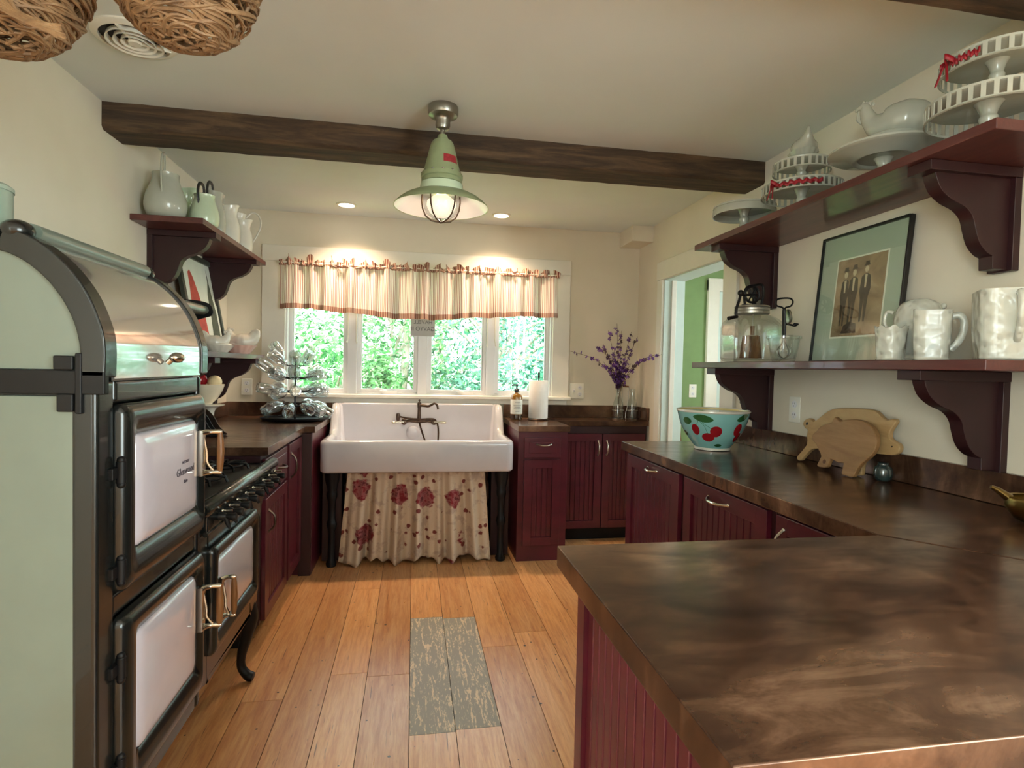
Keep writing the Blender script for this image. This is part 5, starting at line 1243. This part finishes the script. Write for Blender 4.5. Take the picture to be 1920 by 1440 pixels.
for b, d, ti, j in jars:
    if (ti, j) in skip: continue
    kd = 2 if (ti, j) in ((3, 2), (2, 4)) else (1 if (j+ti) % 3 else 0)
    if kd not in protos:
        o = jar_mesh(kd).build('glass_jar', M['jar2'], angle=50); protos[kd] = o
    else:
        o = protos[kd].copy(); COL.objects.link(o)
    lb = {0: 'clear glass jar upturned on a prong of the black drying rack', 1: 'short wide clear glass jar upturned on the black drying rack', 2: 'long-necked clear glass bottle upturned on the black drying rack'}[kd]
    tag(o, lb, 'jar', 'clear glass jars on the drying rack' if kd == 0 else ('short glass jars on the drying rack' if kd == 1 else 'long-necked bottles on the drying rack'))
    q = Vector((0, 0, 1)).rotation_difference(d)
    o.rotation_mode = 'QUATERNION'; o.rotation_quaternion = q; o.location = b

# ================================================================ by the sink, right
sx_, sy_ = 0.752, 4.12
t = thing('soap_bottle', 'amber glass soap bottle with black pump and white label beside the sink', 'soap dispenser', (sx_, sy_, 0.915))
amber = glass('amber_glass', (0.75,0.52,0.14,1), 0.12)
MB().lathe([(0.040, 0.001), (0.043, 0.006), (0.043, 0.165), (0.040, 0.180), (0.028, 0.192), (0.016, 0.197), (0.015, 0.205), (0, 0.205)], (sx_, sy_, 0.915), 32).build('bottle', plain('amber_bottle', S(130,86,20), 0.15, var=0.1, coat=0.5), t)
MB().lathe([(0.0436, 0.045), (0.0438, 0.046), (0.0438, 0.150), (0.0436, 0.151)], (sx_, sy_, 0.915), 32, cap=False).build('label', plain('white_paper_label', S(226,224,214), 0.6), t)
lb = bpy.data.objects['label']
for i, (w_, z) in enumerate(((0.020, 0.128), (0.030, 0.108), (0.024, 0.096), (0.028, 0.084), (0.016, 0.064))):
    MB().grid(lambda u, w, w_=w_, z=z: (sx_+0.0442*sin((u-0.5)*w_*2/0.0442), sy_-0.0442*cos((u-0.5)*w_*2/0.0442), 0.915+z+0.0022*w), 8, 1).build('print_line', ink, lb)
MB().lathe([(0.0434, 0.004), (0.0436, 0.005), (0.0436, 0.040), (0.0434, 0.041)], (sx_, sy_, 0.915), 32, cap=False).build('dark_soap_level', plain('dark_amber', S(60,40,20), 0.2), t)
mb = MB(); mb.lathe([(0.018, 0.205), (0.019, 0.222), (0.014, 0.228), (0.006, 0.230), (0.006, 0.250), (0.013, 0.252), (0.013, 0.262), (0, 0.264)], (sx_, sy_, 0.915), 20); mb.tube([(sx_, sy_, 1.171), (sx_-0.03, sy_-.012, 1.172), (sx_-0.038, sy_-.016, 1.166)], 0.0055, 8)
mb.build('pump', M['blackpl'], t)
hx_, hy_ = 0.918, 4.13
t = thing('towel_holder', 'dark metal paper towel stand with leaf-tipped rod right of the sink', 'paper towel holder', (hx_, hy_, 0.915))
MB().lathe([(0, 0.001), (0.076, 0.001), (0.078, 0.005), (0.074, 0.010), (0, 0.011)], (hx_, hy_, 0.915), 36).build('base', M['bronze'], t)
MB().tube([(hx_, hy_, 0.925), (hx_, hy_, 1.222), (hx_, hy_, 1.235), (hx_, hy_, 1.25), (hx_, hy_, 1.262), (hx_, hy_, 1.27)], [0.005, 0.005, 0.009, 0.006, 0.009, 0.002], 10).build('rod', M['castblack'], t)
solo('paper_towel_roll', MB().lathe([(0.019, 0.013), (0.070, 0.013), (0.072, 0.016), (0.072, 0.288), (0.070, 0.291), (0.019, 0.291), (0.019, 0.013)], (hx_, hy_, 0.915), 48, cap=False), M['paper'], 'full white paper towel roll standing on its dark stand', 'paper towels', (hx_, hy_, 0.928))

# milk bottles in a wire carrier with purple branches
bx, by = 1.580, 4.235
def milk_bottle(x, y, label):
    mb = MB(); c_ = (x, y, 0.9165)
    mb.lathe([(0, 0.003), (0.036, 0.002), (0.041, 0.008), (0.041, 0.105), (0.038, 0.125), (0.024, 0.165), (0.019, 0.19), (0.019, 0.215), (0.024, 0.220), (0.024, 0.232), (0.021, 0.235)], c_, 28, cap=False)
    mb.lathe([(0.018, 0.234), (0.016, 0.19), (0.021, 0.165), (0.035, 0.123), (0.038, 0.105), (0.038, 0.012), (0, 0.009)], c_, 28, cap=False)
    return solo('milk_bottle', mb, M['jar'], label, 'bottle', c_, 'glass milk bottles in the wire carrier', angle=50)
milk_bottle(bx, by, 'left clear glass milk bottle holding the purple flower branches')
milk_bottle(bx+0.115, by, 'right empty clear glass milk bottle in the wire carrier')
t = thing('bottle_carrier', 'thin wire bottle carrier with upright wooden-grip handle in the right corner', 'bottle carrier', (bx+0.057, by, 0.915))
mb = MB()
for x in (bx, bx+0.115):
    for z in (0.918, 0.985): mb.tube([(x+0.045*cos(rad(a)), by+0.045*sin(rad(a)), z) for a in range(0, 360, 20)], 0.0016, 5, closed=True)
mb.build('wire_basket', M['steel'], t)
mb = MB(); mb.tube([(bx+0.035, by, 0.918), (bx+0.030, by, 1.16), (bx+0.033, by, 1.172), (bx+0.082, by, 1.168), (bx+0.086, by, 1.155), (bx+0.078, by, 1.02), (bx+0.062, by, 0.96), (bx+0.062, by, 0.918)], 0.0022, 6); mb.build('handle', M['steel'], t)
MB().tube([(bx+0.034, by, 1.172), (bx+0.082, by, 1.169)], 0.0065, 8).build('wooden_grip', M['handlewood'], t)
R = random.Random(21)
purple = leafmat('purple_blossom', [(0.0, S(70,30,110)), (0.5, S(104,56,150)), (1.0, S(150,104,190))])
dkleaf = leafmat('dark_plum_leaf', [(0.0, S(50,24,44)), (1.0, S(86,50,84))])
stemm = plain('brown_twig', S(96,74,50), 0.8)
tips = [(-0.40, 0.0, 1.435), (-0.13, .02, 1.50), (-0.19, 0.03, 1.475), (-0.10, -.01, 1.60), (-0.02, 0.02, 1.66), (0.0, -.03, 1.60), (0.10, 0.02, 1.60), (0.14, -.01, 1.56), (0.155, -.43, 1.415), (0.150, -0.33, 1.415), (-0.06, -.04, 1.45), (0.04, -.05, 1.44), (-0.14, -.03, 1.36), (0.08, -.04, 1.35)]
def branch_group(nm, idx, label):
    t = thing('flower_branch', label, 'flower branch', (bx, by, 0.93), 'purple flower branches in the milk bottle')
    sm, bl, lf = MB(), MB(), MB()
    for i in idx:
        dx, dy, tz = tips[i]; dy = min(dy, 0.06)
        p0 = (bx+R.uniform(-.008, .008), by+R.uniform(-.008, .008), 0.95); p1 = (bx+dx*0.04, by+dy*0.1, 1.16)
        far = abs(dx) > 0.15 or dy < -.2
        p2 = (bx+dx*0.42, by+dy*0.5, 1.16+(tz-1.16)*(0.72 if far else 0.5)); p3 = (bx+dx, by+dy, tz)
        P = spline([p0, p1, p2, p3], 10); sm.tube(P, [0.0030-0.00006*k for k in range(len(P))], 5)
        nfl = 26 if i > 9 else 15
        for q in range(nfl):
            f_ = 0.42+0.56*q/nfl if i <= 9 else 0.36+0.5*q/nfl
            k_ = int(f_*(len(P)-1)); c_ = P[k_]+Vector((R.gauss(0, .008), R.gauss(0, .008), R.gauss(0, .008)))
            n0 = Vector((R.gauss(0, 1), -1.2, R.gauss(0, 1))).normalized(); a_ = n0.cross(Vector((0, 0, 1))).normalized(); b_ = n0.cross(a_); rr_ = R.uniform(0.013, 0.020)
            tgt = bl if R.random() < 0.72 else lf
            for s5 in range(5):
                th = 2*pi*s5/5+R.random()*0.4; d_ = a_*cos(th)+b_*sin(th); e_ = n0.cross(d_)
                tgt.add([c_, c_+d_*rr_*0.6+e_*rr_*0.34+n0*.003, c_+d_*rr_+n0*.001, c_+d_*rr_*0.6-e_*rr_*0.34+n0*.003], [(0,1,2,3)])
    sm.build('stem', stemm, t); bl.build('blossoms', purple, t, smooth=False); lf.build('dark_leaves', dkleaf, t, smooth=False)
branch_group('a', [0], 'long purple branch reaching left in front of the window casing')
branch_group('b', [8, 9], 'purple branch arching right past the door casing')
branch_group('c', [1, 2, 3, 12, 10], 'purple branches leaning up and left in the milk bottle')
branch_group('d', [4, 5, 6, 7, 11, 13], 'tall purple branches standing upright in the milk bottle')

# ================================================================ right worktop
cx, cy = 1.475, 2.62
k = N('cherry_bowl_glaze'); k.set(Roughness=0.12, Coat_Weight=0.5); k.b.inputs['Base Color'].default_value = S(134,190,188); M['bowlblue'] = k.m
M['cream_in'] = plain('cream_yellow_glaze', S(232,206,140), 0.2, var=0.03, coat=0.4)
t = thing('mixing_bowl', 'large turquoise mixing bowl painted with red cherries, yellow inside', 'bowl', (cx, cy, 0.915))
prof = spline2([(0.082, 0.001), (0.084, 0.012), (0.092, 0.022), (0.128, 0.072), (0.155, 0.125), (0.168, 0.170), (0.172, 0.190)], 5)
body = MB().lathe(prof, (cx, cy, 0.915), 64).build('bowl_outside', M['bowlblue'], t, angle=60)
MB().lathe([(0.172, 0.186), (0.1755, 0.190), (0.175, 0.197), (0.170, 0.199), (0.166, 0.195)], (cx, cy, 0.915), 64, cap=False).build('rim', M['white'], t)
MB().lathe([(0.167, 0.196), (0.162, 0.165), (0.148, 0.12), (0.118, 0.068), (0.08, 0.03), (0, 0.02)], (cx, cy, 0.915), 64, cap=False).build('bowl_inside', M['cream_in'], t)
MB().lathe([(0.083, 0.0008), (0.0865, 0.002), (0.0865, 0.012), (0.084, 0.014)], (cx, cy, 0.915), 48, cap=False).build('foot_ring', M['white'], t)
def rad_at(z):
    for (r0, z0), (r1, z1) in zip(prof, prof[1:]):
        if z0 <= z <= z1: return r0+(r1-r0)*(z-z0)/(z1-z0+1e-9)
    return prof[-1][0]
def decal(pts, name, mat, lift=0.0012):
    # pts: (angle deg, height) outline wrapped on the bowl, filled as a fan
    ca = sum(p[0] for p in pts)/len(pts); cz = sum(p[1] for p in pts)/len(pts); mb = MB(); V = []
    for ring_ in (0.0, 0.5, 1.0):
        for a, z in pts:
            aa = ca+(a-ca)*ring_; zz = cz+(z-cz)*ring_; r = rad_at(max(0.004, min(0.188, zz)))+lift
            V.append((cx+r*cos(rad(aa)), cy+r*sin(rad(aa)), 0.915+zz))
    n = len(pts); F = []
    for kx in range(2):
        for i in range(n): q = (i+1) % n; F.append((kx*n+i, kx*n+q, (kx+1)*n+q, (kx+1)*n+i))
    mb.add(V, F); return mb.build(name, mat, body, angle=80)
cher = plain('painted_cherry_red', S(150,26,34), 0.15, var=0.2, coat=0.5); lfm = plain('painted_leaf_green', S(40,92,50), 0.2, var=0.25, coat=0.4)
def disc(a, z, ra, rz): return [(a+ra*cos(rad(t_)), z+rz*sin(rad(t_))) for t_ in range(0, 360, 20)]
for a, z, ra, rz in ((-151, 0.105, 8, 0.027), (-128, 0.070, 13, 0.022), (-113, 0.100, 11, 0.027), (-70, 0.110, 9, 0.030), (-60, 0.070, 10, 0.024), (-20, 0.10, 10, 0.027), (30, 0.09, 10, 0.027), (80, 0.1, 10, 0.027), (150, 0.1, 10, 0.027)):
    decal(disc(a, z, ra, rz), 'painted_cherry', cher)
for a, z, L_, h_, tl in ((-135, 0.162, 17, 0.018, -0.006), (-166, 0.145, 10, 0.018, 0.0), (-66, 0.168, 13, 0.016, 0.01), (-104, 0.030, 10, 0.008, 0.0), (0, 0.16, 14, 0.016, 0), (60, 0.16, 14, 0.016, 0), (170, 0.08, 12, 0.014, 0)):
    decal([(a+L_*cos(rad(t_)), z+h_*sin(rad(t_))*abs(sin(rad(t_)))**0.3+tl*cos(rad(t_))) for t_ in range(0, 360, 20)], 'painted_leaf', lfm)
for P in ([(-140, 0.155), (-133, 0.135), (-122, 0.115), (-117, 0.108)], [(-142, 0.152), (-133, 0.125), (-129, 0.095), (-128, 0.085)], [(-143, 0.15), (-147, 0.13)]):
    MB().tube([(cx+(rad_at(z)+.0008)*cos(rad(a)), cy+(rad_at(z)+.0008)*sin(rad(a)), 0.915+z) for a, z in P], 0.0009, 5).build('painted_stem', lfm, body)

# pig-shaped boards leaning on the backsplash
def board(name, label, pts, y_off, X0, lean_x, mat, thick=0.020, holes=(), knot=None):
    zmin = min(p[1] for p in pts); h = max(p[1] for p in pts)-zmin
    t = thing(name, label, 'cutting board', (X0, sum(p[0] for p in pts)/len(pts), 0.9155), 'pig-shaped wooden cutting boards')
    mb = MB(); P = [(a, b-zmin) for a, b in pts]
    sl = lean_x/h
    mb.T = lambda p: (X0+p[0]*math.sqrt(max(0, 1-sl*sl))+p[2]*sl, p[1], 0.9155+p[2]*math.sqrt(1-sl*sl))
    mb.prism(P, 'x', -thick, 0.0); b_ = mb.build('board', mat, t, bevel=0.004, angle=50)
    for (yy, zz, rr_) in holes:
        m2 = MB(); m2.T = mb.T; m2.prism([(yy+rr_*cos(rad(a)), zz-zmin+rr_*sin(rad(a))) for a in range(0, 360, 30)], 'x', -thick-0.0006, -thick+0.001); m2.build('hole_mark', M['castblack'], b_)
    if knot:
        yy, zz, rr_ = knot; m2 = MB(); m2.T = mb.T; m2.prism([(yy+rr_*cos(rad(a)), zz-zmin+rr_*sin(rad(a))) for a in range(0, 360, 30)], 'x', -thick-0.0005, -thick+0.001); m2.build('knot', plain('dark_wood_knot', S(92,58,34), 0.6, sc=60, var=0.4), b_)
back = [(2.262, 1.075), (2.262, 1.090), (2.245, 1.104), (2.222, 1.106), (2.200, 1.094), (2.165, 1.120), (2.13, 1.148), (2.08, 1.163), (2.00, 1.170), (1.93, 1.172), (1.885, 1.168), (1.855, 1.150), (1.825, 1.138), (1.802, 1.146), (1.785, 1.140), (1.789, 1.124), (1.800, 1.100), (1.797, 1.078), (1.780, 1.066), (1.752, 1.058), (1.742, 1.040), (1.748, 1.024), (1.768, 1.014), (1.82, 1.010), (1.862, 1.004), (1.888, 0.975), (1.882, 0.930), (1.888, 0.915), (1.925, 0.915), (1.925, 0.950), (1.945, 0.985), (2.13, 0.985), (2.185, 0.965), (2.222, 0.918), (2.245, 0.920), (2.248, 0.935), (2.208, 0.99), (2.222, 1.03), (2.225, 1.055), (2.242, 1.060)]
board('pig_cutting_board', 'larger pale pig-shaped board with round tail hole, leaning at the back', spline2(back+[back[0]], 2)[:-1], 0, 1.688, 0.058, M['board'], holes=((2.236, 1.082, 0.007), (1.775, 1.045, 0.003)))
fr_ = [(2.128, 1.040), (2.125, 1.052), (2.108, 1.066), (2.095, 1.085), (2.06, 1.102), (2.035, 1.110), (2.030, 1.133), (1.995, 1.118), (1.975, 1.124), (1.93, 1.132), (1.88, 1.130), (1.835, 1.112), (1.805, 1.082), (1.795, 1.045), (1.805, 1.010), (1.838, 0.975), (1.855, 0.950), (1.866, 0.915), (1.905, 0.915), (1.925, 0.918), (1.926, 0.958), (1.955, 0.955), (1.998, 0.962), (2.004, 0.930), (2.03, 0.922), (2.062, 0.926), (2.050, 0.965), (2.075, 0.990), (2.098, 1.012), (2.12, 1.022)]
board('pig_cutting_board', 'smaller brown round-bodied pig-shaped board leaning in front of the larger one', spline2(fr_+[fr_[0]], 2)[:-1], 0, 1.640, 0.050, M['board2'], knot=(2.025, 0.948, 0.009))
# dark round pot behind the boards, brass pan, wire fruit stand at the right edge
c_ = (1.694, 1.805, 0.915)
t = thing('round_pot', 'small round dark glazed pot half hidden behind the pig boards', 'pot', c_)
MB().lathe(spline2([(0.018, 0.001), (0.026, 0.008), (0.032, 0.026), (0.029, 0.048), (0.020, 0.058), (0.018, 0.066), (0.022, 0.070)], 4), c_, 36).build('body', plain('dark_glazed_pot', S(46,58,56), 0.12, var=0.2, coat=0.8), t)
c_ = (1.635, 1.235, 0.915)
t = thing('brass_pan', 'small rounded brass saucepan with pouring lip at the right edge', 'saucepan', c_)
mb = MB(); mb.lathe(spline2([(0.028, 0.001), (0.050, 0.012), (0.068, 0.040), (0.070, 0.062), (0.066, 0.070)], 5)+[(0.062, 0.068), (0.064, 0.060), (0.05, 0.018), (0, 0.010)], c_, 44, wob=lambda a, i: 1)
bp = mb.build('pan_body', M['brass'], t, angle=60)
MB().tube([(c_[0]-0.045, c_[1]+0.040, c_[2]+0.062), (c_[0]-0.065, c_[1]+0.058, c_[2]+0.082), (c_[0]-0.075, c_[1]+0.066, c_[2]+0.088)], [(0.024, 0.012), (0.015, 0.008), (0.009, 0.005)], 14).build('pouring_lip', M['brass'], t)
MB().tube([(c_[0]+0.06, c_[1]-.02, c_[2]+0.06), (c_[0]+0.12, c_[1]-0.06, c_[2]+0.075)], [(0.010, 0.005), (0.008, 0.004)], 10).build('handle', M['brass'], t)
c_ = (1.655, 1.06, 0.915)
t = thing('fruit_stand', 'black wire fruit stand just entering the right edge of the frame', 'fruit stand', c_)
mb = MB(); mb.tube([(c_[0], c_[1], 0.92), (c_[0], c_[1], 1.18)], 0.005, 8)
mb.lathe([(0, 0.001), (0.07, 0.001), (0.072, 0.006), (0, 0.008)], c_, 32); mb.build('stand', M['castblack'], t)
MB().lathe([(0.012, 1.172), (0.05, 1.178), (0.085, 1.200), (0.098, 1.218), (0.101, 1.222), (0.097, 1.224), (0.082, 1.206), (0.048, 1.184), (0, 1.180)], (c_[0], c_[1], 0), 40, cap=False).build('dish', M['castblack'], t)
solo('pear', MB().lathe(spline2([(0, 0.0), (0.020, 0.003), (0.034, 0.020), (0.036, 0.042), (0.026, 0.066), (0.016, 0.084), (0, 0.092)], 4), (c_[0]-0.030, c_[1]+0.025, 1.190), 28), plain('yellow_pear_skin', S(206,172,70), 0.4, sc=50), 'yellow fruit in the black wire stand at the right edge', 'fruit', (c_[0]-0.03, c_[1]+0.025, 1.190))

# ================================================================ left corner things
c_ = (-1.085, 3.33, 0.915)
t = thing('pedestal_dish', 'small white pedestal under the fruit bowl behind the stove tower', 'stand', c_)
MB().lathe(spline2([(0.055, 0.001), (0.056, 0.010), (0.030, 0.022), (0.018, 0.05), (0.018, 0.105), (0.035, 0.132), (0.062, 0.140), (0.064, 0.148), (0, 0.148)], 3), c_, 32).build('stand_body', M['white'], t)
c2 = (c_[0]-0.02, c_[1], 1.064)
t = thing('fruit_bowl', 'flared white bowl holding a red and a cream fruit beside the stove', 'bowl', c2)
MB().lathe(spline2([(0.028, 0.0), (0.030, 0.008), (0.052, 0.030), (0.076, 0.072), (0.088, 0.108)], 4)+[(0.085, 0.110), (0.072, 0.074), (0.046, 0.034), (0, 0.012)], c2, 40).build('bowl_body', plain('cream_bowl_glaze', S(228,214,188), 0.2, var=0.04, coat=0.4), t)
t = thing('apple', 'shiny dark red apple in the flared bowl beside the stove', 'fruit', (c2[0]-0.028, c2[1]-.02, c2[2]+0.092))
MB().lathe(spline2([(0, 0.005), (0.012, 0.0), (0.034, 0.020), (0.038, 0.045), (0.028, 0.066), (0.010, 0.068), (0, 0.060)], 4), (c2[0]-0.032, c2[1]-.012, c2[2]+0.092), 28).build('apple_body', plain('dark_red_apple_skin', S(150,20,34), 0.2, var=0.2, coat=0.4), t)
MB().tube([(c2[0]-0.032, c2[1]-.012, c2[2]+0.152), (c2[0]-0.030, c2[1]-.012, c2[2]+0.175), (c2[0]-0.026, c2[1]-.012, c2[2]+0.186)], 0.0035, 8).build('stalk', M['white'], t)
solo('cream_fruit', MB().ball((c2[0]+0.042, c2[1]-.006, c2[2]+0.122), 0.036), plain('cream_fruit_skin', S(226,206,160), 0.35, sc=20), 'round cream-coloured fruit in the flared bowl beside the stove', 'fruit', (c2[0]+0.042, c2[1]-.006, c2[2]+0.10))
# black cast iron bookend-like holder
t = thing('napkin_holder', 'black metal fan-shaped holder on the left worktop beside the stove', 'holder', (-1.06, 3.14, 0.915))
sh_ = spline2([(-1.19, 0.918), (-0.985, 0.918), (-0.990, 0.935), (-1.015, 0.965), (-1.045, 1.02), (-1.085, 1.055), (-1.14, 1.065), (-1.19, 1.04)], 3)
for i, yy in enumerate((3.09, 3.115, 3.165)):
    mb = MB(); mb.prism([(x+0.012*i, z) for x, z in sh_], 'y', yy, yy+0.006); mb.build('plate', M['castblack'] if i < 2 else M['bronze'], t, bevel=0.001)
MB().box(-1.19, 3.085, 0.916, -0.955, 3.175, 0.922).build('base', M['castblack'], t, bevel=0.001)

# canister on the stove hood
c_ = (-0.878, 1.32, 1.5455)
t = thing('canister', 'grey-green enamel canister on top of the stove at the left edge', 'canister', c_)
MB().lathe([(0.060, 0.0), (0.064, 0.003), (0.064, 0.09), (0.060, 0.094)], c_, 32).build('body', plain('grey_green_enamel', S(130,146,132), 0.35, var=0.1), t)
MB().lathe([(0.066, 0.090), (0.066, 0.098), (0.058, 0.104), (0.012, 0.107), (0.012, 0.118), (0, 0.120)], c_, 32).build('lid', plain('grey_green_lid', S(138,152,138), 0.35, var=0.1), t)

# wicker baskets hanging from the near beam
def basket(label, x, y, zb, r, h, seed, dense):
    R = random.Random(seed)
    t = thing('wicker_basket', label, 'basket', (x, y, zb+h), 'twig baskets hanging from the near beam')
    mb = MB()
    def P(th, f, rr_):  # f: 0 bottom .. 1 rim
        g = sin(f*pi/2*0.95)**0.75; return Vector((x+rr_*g*cos(th), y+rr_*g*sin(th)*0.95, zb+h*(1-cos(f*pi/2))))
    for i in range(dense):
        th = R.uniform(0, 2*pi); f = R.uniform(0.10, 1.0); L = R.uniform(1.2, 3.2); df = R.uniform(-0.35, 0.35); n = 16; pts = []
        ro = r*R.uniform(0.95, 1.03); wv = R.uniform(0, 6)
        for k_ in range(n+1):
            q = k_/n; pts.append(P(th+L*q, min(1.05, max(0.04, f+df*q+0.035*sin(q*9+wv))), ro+0.004*sin(q*12+wv)))
        r0 = R.uniform(0.0030, 0.0048); mb.tube(pts, [r0*(1-0.5*abs(2*k_/n-1)**3) for k_ in range(n+1)], 6)
    mb.build('woven_twigs', M['wicker'], t)
    mb = MB()
    for i in range(14):
        th = 2*pi*i/14+R.uniform(-.1, .1); mb.tube([P(th, f/10, r*0.96) for f in range(1, 11)], 0.004, 6)
    mb.build('ribs', M['wicker'], t)
    MB().lathe([(r*0.99, zb+h-0.006), (r*1.03, zb+h), (r*0.99, zb+h+0.008), (r*0.94, zb+h), (r*0.99, zb+h-0.006)], (x, y, 0), 36, cap=False).build('rim_hoop', M['wicker'], t)
    ph_ = [(x-r*0.97, y, zb+h)]+[(x+r*0.97*cos(rad(a)), y, zb+h+(2.245-zb-h)*sin(rad(a))) for a in range(170, 5, -15)]+[(x+r*0.97, y, zb+h)]
    mb = MB(); mb.tube(ph_, 0.007, 8); mb.tube([(p[0], p[1]+0.007, p[2]+.002) for p in ph_], 0.005, 8); mb.build('handle', M['wicker'], t)
    MB().tube([(x, y, 2.276), (x, y, 2.255), (x+0.010, y, 2.243), (x, y, 2.236), (x-0.010, y, 2.243)], 0.0025, 6).build('hook', M['castblack'], t)
    return t
b1 = basket('brown twig basket hanging at the far upper left, cut by the frame edge', -0.800, 1.25, 1.885, 0.165, 0.20, 1, 190)
b2 = basket('brown twig basket hanging right of the ceiling vent, second from left', -0.462, 1.25, 1.930, 0.142, 0.17, 2, 160)
mb = MB(); R = random.Random(9)
for i in range(12): mb.tube(spline([(-0.74+R.uniform(-.03, .03), 1.16, 1.93+R.uniform(-.01, .02)), (-0.69, 1.16, 1.90+R.uniform(-.006, .006)), (-0.635+R.uniform(-.01, .01), 1.17, 1.888+R.uniform(-.012, .012))], 4), 0.003, 5)
mb.build('loose_twig_ends', M['wicker'], b1)

# leaning board in the next room
t = thing('leaning_board', 'tapered brown wooden board leaning inside the next room beyond the doorway', 'board', (2.18, 4.56, 0))
mb = MB(); mb.prism([(2.00, 0.0), (2.34, 0.0), (2.30, 0.5), (2.245, 1.0), (2.175, 1.40), (2.165, 1.40), (2.07, 0.9)], 'y', 4.55, 4.575); mb.build('panel', M['handlewood'], t, bevel=0.003)
